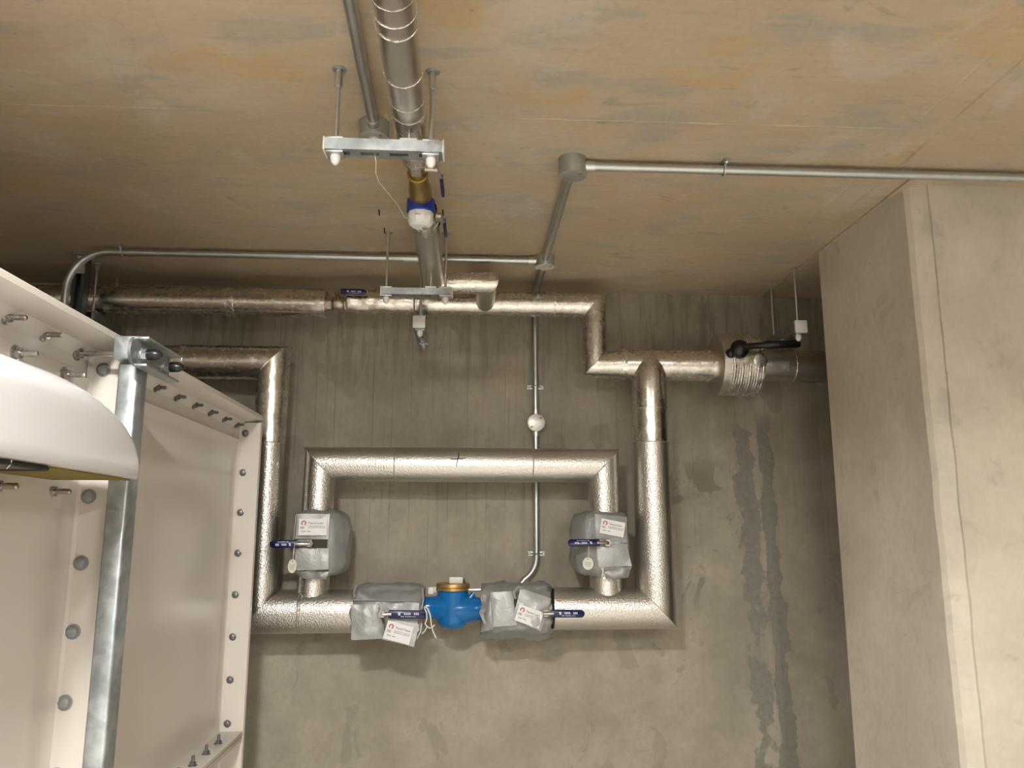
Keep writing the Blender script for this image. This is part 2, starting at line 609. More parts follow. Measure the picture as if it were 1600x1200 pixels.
back = slab('wall_back', ROOM_L - 0.2, ROOM_R + 0.2, BACK, BACK + 0.2, FLOOR, CEIL + 0.0, 'wall')
ceil = slab('ceiling', ROOM_L - 0.2, ROOM_R + 0.2, ROOM_F - 0.2, BACK + 0.2, CEIL, CEIL + 0.2, 'ceiling')
slab('floor', ROOM_L - 0.2, ROOM_R + 0.2, ROOM_F - 0.2, BACK + 0.2, FLOOR - 0.2, FLOOR, 'floor')
slab('wall_left', ROOM_L - 0.2, ROOM_L, ROOM_F, BACK, FLOOR, CEIL, 'room')
slab('wall_right', ROOM_R, ROOM_R + 0.2, ROOM_F, BACK, FLOOR, CEIL, 'room')
slab('wall_front', ROOM_L - 0.2, ROOM_R + 0.2, ROOM_F - 0.2, ROOM_F, FLOOR, CEIL, 'room')

# formwork joint in the back wall: a raised fin beside a shallow step
mb = MB()
rings = []
for k in range(61):
    z = CEIL - 0.01 - k * 0.042
    xc = 1.190 - 0.026 * z + 0.0015 * noise.noise(V((0, 0, z * 14)))
    w = 0.0045 + 0.002 * noise.noise(V((3, 0, z * 20)))
    h = 0.006 + 0.003 * noise.noise(V((9, 0, z * 11)))
    rings.append([V((xc - w - 0.003, BACK + 0.002, z)), V((xc - w * 0.5, BACK - h, z)), V((xc + w * 0.5, BACK - h, z)), V((xc + w, BACK + 0.002, z))])
mb.loft(rings)
obj('joint_fin', mb, 'wall', back, at=(0, 0, 0))
# ceiling board joints
def fin(name, p0, p1, w, h, n, seed, keep=1.0):
    mb = MB()
    p0, p1 = V(p0), V(p1)
    d = (p1 - p0).normalized()
    s = V((-d.y, d.x, 0))
    rs = []
    for k in range(n + 1):
        c = p0.lerp(p1, k / n)
        q = noise.noise(V((k * 0.31, seed, 0)))
        ww = w * (1 + 0.5 * q)
        hh = h * max(0.15, 0.6 + 1.2 * noise.noise(V((k * 0.17, seed + 5, 0))))
        c = c + s * (0.004 * noise.noise(V((k * 0.4, seed + 9, 0))))
        rs.append([c + s * ww + V((0, 0, 0.002)), c + s * ww * 0.3 - V((0, 0, hh)), c - s * ww * 0.5 - V((0, 0, hh * 0.8)), c - s * ww + V((0, 0, 0.002))])
    mb.loft(rs)
    return obj(name, mb, 'ceiling', ceil, at=(0, 0, 0))
fin('joint_ridge', (-1.9, 1.792, CEIL), (-0.2, 1.784, CEIL), 0.006, 0.0012, 60, 1)
fin('joint_ridge', (0.1, 1.783, CEIL), (1.14, 1.776, CEIL), 0.007, 0.0022, 60, 2)
fin('joint_ridge', (1.072, 0.4, CEIL), (1.092, 2.6, CEIL), 0.010, 0.0022, 80, 3)
fin('joint_ridge', (1.150, 0.4, CEIL), (1.172, 2.35, CEIL), 0.006, 0.005, 80, 4)
# shallow raised lip of the ceiling soffit along the column and back wall
slab('trim_1', 1.236, ROOM_R, 2.0, BACK, CEIL - 0.006, CEIL + 0.002, 'ceiling')

# column / wall nib on the right with a plastered arris
def nib():
    mb = MB()
    rs = []
    N = 60
    for k in range(N + 1):
        z = FLOOR + (CEIL - FLOOR) * k / N
        a = 0.003 * noise.noise(V((1, 0, z * 9)))
        b = 0.004 * noise.noise(V((4, 0, z * 8))) + 0.002 * noise.noise(V((4, 0, z * 31)))
        low = 0.012 * (0.98 - z) / 1.6
        xl = 1.250 + 0.3 * low
        rs.append([V((xl - 0.010, 2.65, z)), V((1.252 + low + a, 2.112, z)), V((1.262 + low + a, 2.098, z)), V((1.3035 + 0.3 * low + b, 2.0785 + 0.35 * abs(b), z)),
                   V((1.305 + 0.3 * low + b, 2.072, z)), V((ROOM_R - 0.02, 2.072, z)), V((ROOM_R - 0.02, 2.65, z))])
    mb.loft(rs)
    return obj('column', mb, 'column', at=(0, 0, 0), sharp=20, kind='structure')
nib()


# ================================================================== insulated pipe runs
def run(name, at, label, cat='pipe'):
    return thing(name, at, label, cat)


def unit(a, b):
    return (V(b) - V(a)).normalized()


# ---- upper left run
t = run('lagged_pipe', (-1.2, 3.0, 0.856), 'foil-wrapped pipe along the ceiling corner, stopping left of the small brass valve')
obj('foil_sleeve', MB().rod((-3.2, 3.0, 0.856), (-0.905, 3.0, 0.856), 0.053, seg=48, rings=60, wob=0.0014), 'foil', t)
obj('foil_sleeve', MB().rod((-0.90, 3.0, 0.856), (-0.545, 3.0, 0.856), 0.0535, seg=48, rings=24, wob=0.0015, seed=3), 'foil_warm', t)
obj('foil_tape', MB().rod((-0.915, 3.0, 0.856), (-0.885, 3.0, 0.856), 0.0565, seg=48, rings=6, wob=0.006), 'foil_tape', t)
obj('end_cap', MB().rod((-0.552, 3.0, 0.856), (-0.541, 3.0, 0.856), 0.055, 0.03, seg=48), 'foil_tape', t)

# ---- small valve in the gap
t = thing('ball_valve', (-0.5, 3.0, 0.858), 'small brass ball valve with navy lever between two foil-wrapped pipe ends', 'valve')
obj('valve_body', MB().rod((-0.548, 3.0, 0.858), (-0.455, 3.0, 0.858), 0.014, seg=20).lathe((-0.522, 3.0, 0.858), (1, 0, 0), [(0, 0.018), (0.008, 0.026), (0.03, 0.028), (0.044, 0.024), (0.05, 0.016)]), 'nickel', t)
obj('union_nut', MB().hexa((-0.540, 3.0, 0.858), (-0.524, 3.0, 0.858), 0.030), 'nickel', t)
obj('union_nut', MB().hexa((-0.474, 3.0, 0.858), (-0.460, 3.0, 0.858), 0.030), 'nickel', t)
obj('stem', MB().rod((-0.498, 2.985, 0.87), (-0.498, 2.935, 0.884), 0.008), 'brass', t)


def lever(parent, p0, p1, w, th, nrm, print_side=True, sleeve='navy'):
    """flat handle in a dipped sleeve from p0 to p1; nrm is the direction of its flat face"""
    p0, p1, nrm = V(p0), V(p1), V(nrm).normalized()
    d = (p1 - p0).normalized()
    s = d.cross(nrm).normalized()
    L = (p1 - p0).length
    outline = []
    for a in range(9):
        q = -PI / 2 + PI * a / 8
        outline.append((L - w / 2 + math.cos(q) * w / 2, math.sin(q) * w / 2))
    outline += [(w * 0.25, w / 2), (0, w * 0.42), (0, -w * 0.42), (w * 0.25, -w / 2)]
    mb = MB()
    prof = [(-th / 2, 0.86), (-th * 0.3, 1.0), (th * 0.3, 1.0), (th / 2, 0.86)]
    rings = []
    for h, k in prof:
        inset = (1 - k) * w * 0.5
        rings.append([p0 + d * (l if l < w * 0.5 else l - inset * (1 if l > L - w * 0.5 else 0)) + s * (q * k) + nrm * h for l, q in outline])
    mb.loft(rings)
    h = obj('lever', mb, sleeve, parent, sharp=50)
    if print_side:
        pm = MB()
        z = p0 + nrm * (th / 2 + 0.0003)
        def bar(a, b, lo, hi, slant=0.0):
            pts = [z + d * (a * L) + s * lo * w, z + d * (b * L) + s * lo * w, z + d * (b * L) + s * hi * w + d * slant, z + d * (a * L) + s * hi * w + d * slant]
            pm.prism(pts, nrm, 0.0002)
        for a, b in ((.32, .40), (.43, .47), (.48, .52), (.53, .58), (.60, .62), (.64, .67), (.69, .71)):
            bar(a, b, .22, .30, .001)
        bar(.24, .30, -.24, .12, .002)
        for a, b in ((.40, .43), (.445, .475), (.49, .52), (.535, .565), (.66, .69), (.705, .735), (.75, .78)):
            bar(a, b, -.22, .06, .001)
        obj('print', pm, 'ink_white', h)
    return h


lever(t, (-0.482, 2.93, 0.886), (-0.385, 2.93, 0.884), 0.021, 0.007, (0, -1, -0.25))

# ---- upper right run with the step down and the main to the flanged valve
t = run('lagged_pipe', (0.2, 3.0, 0.8), 'foil-wrapped pipe under the ceiling that steps down to the big foil valve')
XU, ZU, ZM = 0.489, 0.868, 0.634
d1, d2, d3 = V((1, 0, 0)), V((0, 0, -1)), V((1, 0, 0))
mA, mB = (d1 + d2).normalized(), (d2 + d3).normalized()
obj('end_cap', MB().rod((-0.47, 3.0, ZU), (-0.458, 3.0, ZU), 0.034, 0.047, seg=48), 'foil_tape', t)
obj('foil_sleeve', MB().rod((-0.460, 3.0, ZU), (-0.21, 3.0, ZU), 0.0465, seg=48, rings=26, wob=0.002), 'foil_warm', t)
obj('foil_sleeve', MB().rod((-0.205, 3.0, ZU), (0.335, 3.0, ZU), 0.0475, seg=48, rings=50, wob=0.0013, seed=8), 'foil_warm', t)
obj('foil_sleeve', MB().rod((0.33, 3.0, ZU), (XU, 3.0, ZU), 0.0482, seg=48, rings=16, wob=0.0011, n1=mA, seed=5), 'foil_warm', t)
obj('foil_sleeve', MB().rod((XU, 3.0, ZU), (XU, 3.0, ZM), 0.0465, 0.0470, seg=48, rings=22, wob=0.0011, n0=mA, n1=mB, seed=11), 'foil', t)
obj('foil_sleeve', MB().rod((XU, 3.0, ZM), (0.60, 3.0, ZM), 0.0500, 0.055, seg=48, rings=12, wob=0.0011, n0=mB, seed=21), 'foil_warm', t)
obj('foil_sleeve', MB().rod((0.602, 3.0, ZM), (0.965, 3.0, ZM), 0.0570, 0.0635, seg=48, rings=34, wob=0.0011, seed=31), 'foil_warm', t)
obj('foil_tape', MB().rod((0.588, 3.0, ZM), (0.606, 3.0, ZM), 0.0585, 0.0595, seg=48, rings=4, wob=0.005), 'foil_tape', t)
obj('foil_tape', MB().rod((0.327, 3.0, ZU), (0.335, 3.0, ZU), 0.0500, seg=48, rings=2, wob=0.004), 'foil_tape', t)
obj('seam', MB().mitre_bead((XU, 3.0, ZU), d1, d2, 0.0475, 0.0018), 'foil_tape', t)
obj('seam', MB().mitre_bead((XU, 3.0, ZM), d2, d3, 0.0485, 0.0018), 'foil_tape', t)

# ---- run behind the flanged valve
t = run('lagged_pipe', (1.6, 3.0, 0.636), 'dull foil-wrapped pipe leaving the big foil valve to behind the column')
obj('foil_sleeve', MB().rod((1.11, 3.0, 0.636), (1.264, 3.0, 0.636), 0.0625, seg=48, rings=14, wob=0.001), 'foil_dull', t)
obj('foil_sleeve', MB().rod((1.26, 3.0, 0.636), (3.6, 3.0, 0.636), 0.0610, seg=48, rings=40, wob=0.001), 'foil_dull', t)
obj('foil_tape', MB().torus((1.262, 3.0, 0.636), (1, 0, 0), 0.0628, 0.0013, wob=1.0), 'foil_tape', t)

# ---- branch that drops from the main and turns left to the meter
t = run('lagged_pipe', (0.70, 2.99, 0.0), 'tall bright clad drop pipe at right, turning left at the bottom towards the meter')
obj('foil_elbow', MB().tube([(0.694, 3.0, 0.638)] + [(0.694, 2.998 - 0.016 * math.sin(a), 0.580 + 0.058 * math.cos(a)) for a in (0.2, 0.6, 1.0, 1.4)] + [(0.694, 2.982, 0.5), (0.694, 2.984, 0.455)],
                            [0.030, 0.044, 0.055, 0.0615, 0.0645, 0.0655, 0.066], 40), 'foil', t)
obj('foil_sleeve', MB().rod((0.694, 2.984, 0.458), (0.695, 2.986, 0.326), 0.0645, seg=48, rings=14, wob=0.0012), 'foil', t)
obj('foil_tape', MB().torus((0.694, 2.984, 0.456), (0, 0, 1), 0.0655, 0.0018, wob=0.8), 'foil_tape', t)
CX, CZ = 0.700, -0.277
c0, c1 = V((0, 0, -1)), V((-1, 0, 0))
cm = (c0 + c1).normalized()
obj('cladding', MB().rod((0.696, 2.988, 0.330), (CX, 2.998, CZ), 0.0665, 0.0705, seg=56, rings=10, n1=cm), 'embossed', t)
obj('cladding', MB().rod((CX, 2.998, CZ), (0.318, 2.998, CZ), 0.0735, 0.0755, seg=56, rings=8, n0=cm), 'embossed', t)
obj('seam', MB().mitre_bead((CX, 2.998, CZ), c0, c1, 0.0722, 0.0022), 'embossed_edge', t)
obj('seam', MB().torus((0.696, 2.988, 0.328), (0, 0, 1), 0.0668, 0.0024), 'embossed_edge', t)
obj('end_cap', MB().lathe((0.310, 2.998, CZ), (1, 0, 0), [(0, 0.03), (0, 0.074), (0.012, 0.0762)], 48), 'embossed_edge', t)

# ---- left riser
t = run('lagged_pipe', (-0.73, 3.0, 0.0), 'tall clad riser pipe at left beside the tank corner, elbowed at top and bottom')
LX, LZT, LZB = -0.732, 0.622, -0.284
e0, e1, e2 = V((1, 0, 0)), V((0, 0, -1)), V((1, 0, 0))
ea, eb = (e0 + e1).normalized(), (e1 + e2).normalized()
obj('foil_sleeve', MB().rod((-3.2, 3.0, LZT), (-1.055, 3.0, LZT), 0.060, seg=48, rings=50, wob=0.0018, seed=41), 'foil', t)
obj('foil_sleeve', MB().rod((-1.06, 3.0, LZT), (LX, 3.0, LZT), 0.0635, 0.064, seg=48, rings=30, wob=0.0014, n1=ea, seed=43), 'foil', t)
obj('foil_tape', MB().rod((-1.066, 3.0, LZT), (-1.05, 3.0, LZT), 0.066, seg=48, rings=3, wob=0.004), 'foil_tape', t)
obj('foil_sleeve', MB().rod((LX, 3.0, LZT), (LX, 3.0, 0.317), 0.060, 0.057, seg=48, rings=26, wob=0.0014, n0=ea, seed=47), 'foil', t)
obj('seam', MB().mitre_bead((LX, 3.0, LZT), e0, e1, 0.0625, 0.0020), 'foil_tape', t)
obj('cladding', MB().rod((LX, 3.0, 0.32), (LX, 3.0, LZB), 0.0560, seg=56, rings=10, n1=eb), 'embossed', t)
obj('seam', MB().torus((LX, 3.0, 0.318), (0, 0, 1), 0.0565, 0.0022), 'embossed_edge', t)
obj('cladding', MB().rod((LX, 3.0, LZB), (-0.585, 3.0, LZB), 0.0765, seg=56, rings=4, n0=eb), 'embossed', t)
obj('cladding', MB().rod((-0.583, 3.0, LZB), (-0.402, 3.0, LZB), 0.0755, seg=56, rings=4), 'embossed', t)
obj('seam', MB().mitre_bead((LX, 3.0, LZB), e1, e2, 0.066, 0.0022), 'embossed_edge', t)
obj('seam', MB().torus((-0.586, 3.0, LZB), (1, 0, 0), 0.0768, 0.0024).torus((-0.577, 3.0, LZB), (1, 0, 0), 0.0762, 0.0018), 'embossed_edge', t)
obj('end_cap', MB().lathe((-0.392, 3.0, LZB), (-1, 0, 0), [(0, 0.03), (0, 0.075), (0.01, 0.077)], 48), 'embossed_edge', t)

# ---- bypass loop
t = run('bypass_pipe', (0, 3.0, 0.2425), 'clad bypass pipe shaped as an upturned U with a pen cross on top')
BL, BR, BZ = -0.541, 0.512, 0.2425
f0, f1, f2 = V((0, 0, 1)), V((1, 0, 0)), V((0, 0, -1))
fa, fb = (f0 + f1).normalized(), (f1 + f2).normalized()
obj('cladding', MB().rod((-0.548, 3.0, -0.23), (BL, 3.0, BZ), 0.0565, 0.0570, seg=56, rings=8, n1=fa), 'embossed', t)
obj('cladding', MB().rod((BL, 3.0, BZ), (-0.266, 3.0, BZ), 0.0630, seg=56, rings=6, n0=fa), 'embossed', t)
loop_top = obj('cladding', MB().rod((-0.263, 3.0, BZ), (0.243, 3.0, BZ), 0.0640, seg=56, rings=8), 'embossed', t)
obj('cladding', MB().rod((0.246, 3.0, BZ), (BR, 3.0, BZ), 0.0630, seg=56, rings=6, n1=fb), 'embossed', t)
obj('cladding', MB().rod((BR, 3.0, BZ), (0.516, 3.0, -0.23), 0.0600, 0.0585, seg=56, rings=8, n0=fb), 'embossed', t)
obj('seam', MB().mitre_bead((BL, 3.0, BZ), f0, f1, 0.0605, 0.0020), 'embossed_edge', t)
obj('seam', MB().mitre_bead((BR, 3.0, BZ), f1, f2, 0.0620, 0.0020), 'embossed_edge', t)
obj('seam', MB().torus((-0.2645, 3.0, BZ), (1, 0, 0), 0.0636, 0.0022), 'embossed_edge', t)
obj('seam', MB().torus((0.2445, 3.0, BZ), (1, 0, 0), 0.0636, 0.0022), 'embossed_edge', t)
# pen cross drawn on the cladding
def on_loop(x, a, r=0.06435):
    return V((x, 3.0 - r * math.cos(a), BZ + r * math.sin(a)))
mb = MB()
pts = [on_loop(-0.031 + 0.0025 * math.sin(k * 0.7) - 0.0006 * k, 0.72 - k * 0.118) for k in range(9)]
mb.tube(pts, [0.0008, 0.0019, 0.0022, 0.0022, 0.0019, 0.0016, 0.0014, 0.0012, 0.0006], 6)
obj('pen_mark', mb, 'ink', loop_top, label='black pen stroke')
mb = MB()
pts = [on_loop(-0.062 + k * 0.0088, 0.24 + 0.010 * k) for k in range(8)]
mb.tube(pts, [0.0008, 0.0016, 0.0018, 0.0017, 0.0016, 0.0014, 0.0012, 0.0005], 6)
obj('pen_mark', mb, 'ink_blue', loop_top, label='violet pen stroke')

# ---- flanged valve in foil
t = thing('butterfly_valve', (1.04, 3.0, 0.637), 'large drum-shaped valve wrapped in ribbed foil with a black hub and lever', 'valve')
obj('foil_drum', MB().rod((0.985, 3.0, 0.637), (1.118, 3.0, 0.637), 0.118, seg=64, rings=18, wob=0.004, seed=3), 'foil_dull', t)
obj('flange_cover', MB().lathe((0.952, 3.0, 0.637), (1, 0, 0), [(0, 0.064), (0.002, 0.106), (0.010, 0.1175), (0.036, 0.1185), (0.038, 0.11)], 64), 'foil_dull', t)
mb = MB()
for k in range(13):
    mb.torus((0.992 + k * 0.0098, 3.0, 0.637), (1, 0, 0), 0.1172, 0.0028 + 0.001 * math.sin(k * 2.1), 64, 6, wob=0.7)
obj('tape_winding', mb, 'foil_tape', t)
obj('foil_patch', MB().lathe((1.098, 2.885, 0.632), (0.12, -1, -0.05), [(0, 0.028), (0.003, 0.0275), (0.005, 0.02)], 28), 'foil_tape', t)
obj('hub', MB().sphere((1.017, 2.875, 0.672), 0.036, (1, 0.8, 1), 28).sphere((0.985, 2.885, 0.658), 0.02, (1, .8, 1), 16), 'black', t)
obj('lever', MB().tube([(1.017, 2.862, 0.674), (1.06, 2.858, 0.681), (1.10, 2.857, 0.684), (1.11, 2.856, 0.685), (1.23, 2.852, 0.690), (1.238, 2.852, 0.690)],
                       [0.014, 0.0115, 0.012, 0.0155, 0.0155, 0.011], 20), 'black', t)


# ================================================================== pipe along the ceiling
t = run('lagged_pipe', (-0.13, 1.0, 0.87), 'foil-wrapped pipe overhead coming towards the viewer and ending at the round meter')
PX, PZ = -0.131, 0.868
obj('foil_sleeve', MB().rod((PX + .002, -0.43, PZ), (PX, 1.555, PZ), 0.0365, seg=44, rings=50, wob=0.0012), 'foil_dull', t)
obj('foil_sleeve', MB().rod((PX, 1.550, PZ), (PX, 1.70, PZ), 0.0378, seg=44, rings=10, wob=0.0013, seed=5), 'foil', t)
obj('foil_end', MB().rod((PX, 1.695, PZ), (PX, 1.775, PZ), 0.0378, 0.0330, seg=44, rings=8, wob=0.005), 'foil_tape', t)
for y, r in ((0.70, .0006), (0.92, .0006), (1.115, .0009), (1.180, .0005), (1.226, .0010), (1.262, .0012), (1.41, .0010), (1.50, .0006)):
    obj('tape_edge', MB().torus((PX, y, PZ), (0, 1, 0), 0.0372, r, wob=1.2), 'foil_tape', t)

t = run('lagged_pipe', (-0.125, 2.5, 0.868), 'short foil-wrapped pipe from the round meter to the upper pipe by a double elbow')
QX = -0.126
ya, yb = V((0, 1, 0)), V((1, 0, 0))
q1, q2 = (ya + yb).normalized(), (yb + ya).normalized()
obj('foil_collar', MB().rod((QX, 2.085, 0.868), (QX, 2.18, 0.868), 0.0345, 0.0395, seg=44, rings=10, wob=0.012, caps=(False, False)), 'foil_tape', t)
obj('foil_sleeve', MB().rod((QX, 2.16, 0.868), (QX, 2.74, 0.868), 0.0385, seg=44, rings=30, wob=0.0012, n1=q1, seed=9), 'foil_dull', t)
obj('foil_sleeve', MB().rod((QX, 2.74, 0.868), (0.063, 2.74, 0.868), 0.0385, seg=44, rings=14, wob=0.0014, n0=q1, n1=q2, seed=19), 'foil_warm', t)
obj('foil_sleeve', MB().rod((0.063, 2.74, 0.868), (0.063, 2.99, 0.866), 0.0370, seg=44, rings=12, wob=0.0013, n0=q2, seed=29), 'foil_dull', t)
obj('seam', MB().mitre_bead((0.063, 2.74, 0.868), yb, ya, 0.0385, 0.0022), 'foil_tape', t)
obj('seam', MB().mitre_bead((QX, 2.74, 0.868), ya, yb, 0.0385, 0.0022), 'foil_tape', t)

# ---- meter in the ceiling pipe
t = thing('water_meter', (-0.13, 1.97, 0.86), 'round water meter overhead with a blue ring, white face and brass body', 'meter')
MX = -0.130
obj('union_nut', MB().hexa((MX, 1.765, 0.868), (MX, 1.835, 0.868), 0.0235), 'nickel', t)
obj('brass_body', MB().lathe((MX, 1.83, 0.868), (0, 1, 0), [(0, 0.020), (0.03, 0.021), (0.045, 0.023), (0.085, 0.025), (0.13, 0.030), (0.21, 0.030), (0.24, 0.022), (0.275, 0.020)], 28), 'brass', t)
obj('brass_collar', MB().torus((MX, 1.862, 0.868), (0, 1, 0), 0.0225, 0.004), 'brass', t)
ax = V((0, 0.03, -1)).normalized()
mc = V((MX, 2.015, 0.868))
obj('blue_ring', MB().lathe(mc, ax, [(0.002, 0.034), (0.004, 0.0370), (0.036, 0.0376), (0.039, 0.034)], 40), 'ring_blue', t)
face = obj('face_cover', MB().lathe(mc, ax, [(0.030, 0.030), (0.038, 0.0335), (0.062, 0.0335), (0.072, 0.030), (0.078, 0.022), (0.078, 0.0)], 10), 'white', t, sharp=25)
obj('sensor', MB().lathe(mc + ax * 0.0765 + V((0.012, 0.006, 0)), ax, [(0, 0.008), (0.003, 0.008), (0.0045, 0.006), (0.0045, 0)], 16), 'cast', face)
mb = MB()
sd, ud = V((1, 0, 0)), ax.cross(V((1, 0, 0)))
base = mc + ax * 0.0545 - V((0.006, 0.0345, 0.0))
for a in range(5):
    mb.box(base + V((-0.006 + a * 0.003, 0, 0)), (0.0018, 0.0012, 0.0035))
obj('digit_plate', mb, 'ink_grey', face)

def overhead_valve(y, label):
    t = thing('ball_valve', (-0.10, y, 0.868), label, 'valve')
    obj('stem', MB().rod((-0.118, y - 0.045, 0.868), (-0.080, y - 0.045, 0.866), 0.009, seg=14), 'nickel', t)
    obj('arm', MB().tube([(-0.084, y - 0.05, 0.866), (-0.078, y - 0.02, 0.866), (-0.072, y + 0.006, 0.866)], 0.0052, 8), 'zinc', t)
    lever(t, (-0.072, y, 0.866), (-0.070, y + 0.105, 0.866), 0.02, 0.008, (1, 0, 0), False)
overhead_valve(1.875, 'navy lever beside the overhead pipe end, on the viewer side of the meter')
overhead_valve(2.165, 'navy lever beside the foil collar, on the wall side of the overhead meter')

tag(obj('thin_cable', MB().tube([(-0.206, 1.598, 0.80), (-0.2, 1.6, 0.771), (-0.204, 1.63, 0.76), (-0.202, 1.68, 0.761), (-0.191, 1.78, 0.778), (-0.178, 1.88, 0.793), (-0.168, 1.96, 0.793), (-0.150, 1.995, 0.80)], 0.0012, 8), 'cable'),
    'thin white cable hanging from the slotted rail to the overhead meter', 'cable')
for x, y, lab in ((-0.282, 2.366, 'tiny dark nail in the ceiling left of the overhead meter'), (-0.281, 2.52, 'tiny dark nail in the ceiling by the left rod of the short rail'), (-0.084, 2.354, 'tiny dark nail in the ceiling right of the overhead meter')):
    tag(obj('ceiling_nail', MB().rod((x, y, CEIL + 0.004), (x + 0.001, y + 0.006, CEIL - 0.016), 0.0022, seg=8).lathe((x, y, CEIL - 0.001), (0, 0, 1), [(0, .003), (0.002, .0045), (0.003, .004)], 8), 'black'), lab, 'nail')


# ================================================================== hangers
def strut_bars(mb, p0, p1, w=0.041, h=0.041, wall=0.003):
    """slotted steel channel from p0 to p1 (its middle line), slots in the underside, open on top"""
    p0, p1 = V(p0), V(p1)
    d = (p1 - p0).normalized()
    s = V((-d.y, d.x, 0)).normalized()
    up = V((0, 0, 1))
    L = (p1 - p0).length
    R = Matrix((s, d, up)).transposed()
    mid = (p0 + p1) / 2
    for k in (-1, 1):
        mb.box(mid + s * k * (w / 2 - wall / 2), (wall, L, h), R)
        mb.box(mid + s * k * (w / 2 - 0.006) + up * (h / 2 - wall / 2), (0.009, L, wall), R)
        mb.box(mid + s * k * (w / 2 - 0.0075) - up * (h / 2 - wall / 2), (0.012, L, wall), R)
    n = max(1, int(L / 0.05))
    for i in range(n + 1):
        q = p0 + d * min(max(0.011, L * i / n), L - 0.011)
        mb.box(q - up * (h / 2 - wall / 2), (w - 0.018, 0.022, wall), R)
    return mb


def rod_set(t, x, y, ztop, zs, plate=0.036, cap=True, capmat='white', nutlen=0.042, r=0.0048, h=0.041, conn=True):
    """threaded rod from the ceiling through the channel: anchor, connector, rod, plates, nut and cap"""
    obj('threaded_rod', MB().rod((x, y, ztop), (x, y, zs - h / 2 - 0.010), r, seg=12), 'zinc', t)
    if conn:
        obj('anchor', MB().lathe((x, y, ztop), (0, 0, -1), [(0, 0.0155), (0.0025, 0.0150), (0.003, 0.009), (0.003, 0.0)], 16), 'galv', t)
        obj('connector', MB().hexa((x, y, ztop - 0.004), (x, y, ztop - nutlen), r * 1.75), 'zinc', t)
    obj('square_washer', MB().box((x, y, zs + h / 2 + 0.003), (plate, plate, 0.005), bevel=0.0012), 'zinc', t)
    obj('square_washer', MB().box((x, y, zs - h / 2 - 0.003), (plate, plate, 0.005), bevel=0.0012), 'zinc', t)
    if cap:
        z = zs - h / 2 - 0.005
        obj('rod_cap', MB().lathe((x, y, z), (0, 0, -1), [(0, 0.0095), (0.004, 0.0108), (0.012, 0.0105), (0.018, 0.008), (0.022, 0.004), (0.0225, 0)], 20), capmat, t, label='white rounded rod cap')


def rail(t, p0, p1, endcaps=(True, True), w=0.041, h=0.041, cap_t=0.004):
    obj('slotted_channel', strut_bars(MB(), p0, p1, w, h), 'galv', t)
    p0, p1 = V(p0), V(p1)
    d = (p1 - p0).normalized()
    s = V((-d.y, d.x, 0))
    R = Matrix((s, d, V((0, 0, 1)))).transposed()
    for k, (p, dd) in enumerate(((p0, -d), (p1, d))):
        if endcaps[k]:
            obj('end_cap', MB().box(p + dd * cap_t * 0.4, (w + 0.004, cap_t, h + 0.005), R, bevel=0.0015), 'white', t, label='white plastic end cap')


t = thing('pipe_hanger', (-0.18, 1.594, 0.79), 'nearer slotted steel rail across the overhead pipe, hung on two rods', 'hanger')
rail(t, (-0.305, 1.594, 0.798), (-0.059, 1.590, 0.795), (True, True), 0.041, 0.025)
rod_set(t, -0.285, 1.594, CEIL, 0.798, h=0.025)
rod_set(t, -0.084, 1.592, CEIL, 0.796, h=0.025)
obj('pipe_clip', MB().box((-0.131, 1.592, 0.812), (0.036, 0.036, 0.004)).rod((-0.131, 1.592, 0.81), (-0.131, 1.592, 0.846), 0.0045, seg=12), 'zinc', t)

t = thing('pipe_hanger', (-0.17, 2.56, 0.773), 'short rail under the overhead pipe near the wall, hung on two rods', 'hanger')
rail(t, (-0.286, 2.56, 0.773), (-0.057, 2.557, 0.774), (True, True), 0.041, 0.022)
rod_set(t, -0.272, 2.56, CEIL, 0.773, 0.040, h=0.022, r=0.0042)
rod_set(t, -0.078, 2.557, CEIL, 0.774, 0.040, h=0.022, r=0.0042)
obj('pipe_clip', MB().box((-0.126, 2.557, 0.788), (0.036, 0.036, 0.005)).rod((-0.126, 2.557, 0.786), (-0.126, 2.557, 0.832), 0.0045, seg=12), 'zinc', t)

def wall_hanger(x, y0, y1, z, yr0, yr1, label, big_cap=True, stud=None):
    t = thing('pipe_hanger', (x, (y0 + y1) / 2, z), label, 'hanger')
    rail(t, (x, y0, z), (x, y1, z), (big_cap, False), 0.041, 0.041, 0.012)
    rod_set(t, x + 0.002, yr0, CEIL, z, 0.034, True, r=0.0045, nutlen=0.02)
    obj('threaded_rod', MB().rod((x + 0.004, yr1, CEIL), (x + 0.004, yr1, z - 0.045), 0.0045, seg=12), 'zinc', t)
    obj('square_washer', MB().box((x + 0.004, yr1, z - 0.024), (0.036, 0.036, 0.005)), 'zinc', t)
    obj('nut', MB().hexa((x + 0.004, yr1, z - 0.026), (x + 0.004, yr1, z - 0.036), 0.009), 'zinc', t)
    if stud:
        obj('pipe_clip', MB().rod((x, stud[0], z + 0.02), (x, stud[0], stud[1]), 0.0045, seg=12).hexa((x, stud[0], z + 0.021), (x, stud[0], z + 0.030), 0.009), 'zinc', t)
    return t
wall_hanger(-0.180, 2.845, 3.125, 0.748, 2.872, 3.10, 'wall-side bracket with white end cap holding the upper pipe, middle of the wall', stud=(3.0, 0.825))
wall_hanger(-1.392, 2.925, 3.15, 0.772, 2.95, 3.12, 'dim bracket on two rods holding the upper pipe, above the tank rim', big_cap=False, stud=(3.0, 0.81))
t = wall_hanger(1.222, 2.800, 3.09, 0.742, 2.825, 3.062, 'bracket with white end cap on two rods above the black lever, beside the column')
obj('pipe_clip', MB().rod((1.222, 3.0, 0.69), (1.222, 3.0, 0.73), 0.005, seg=12), 'zinc', t)
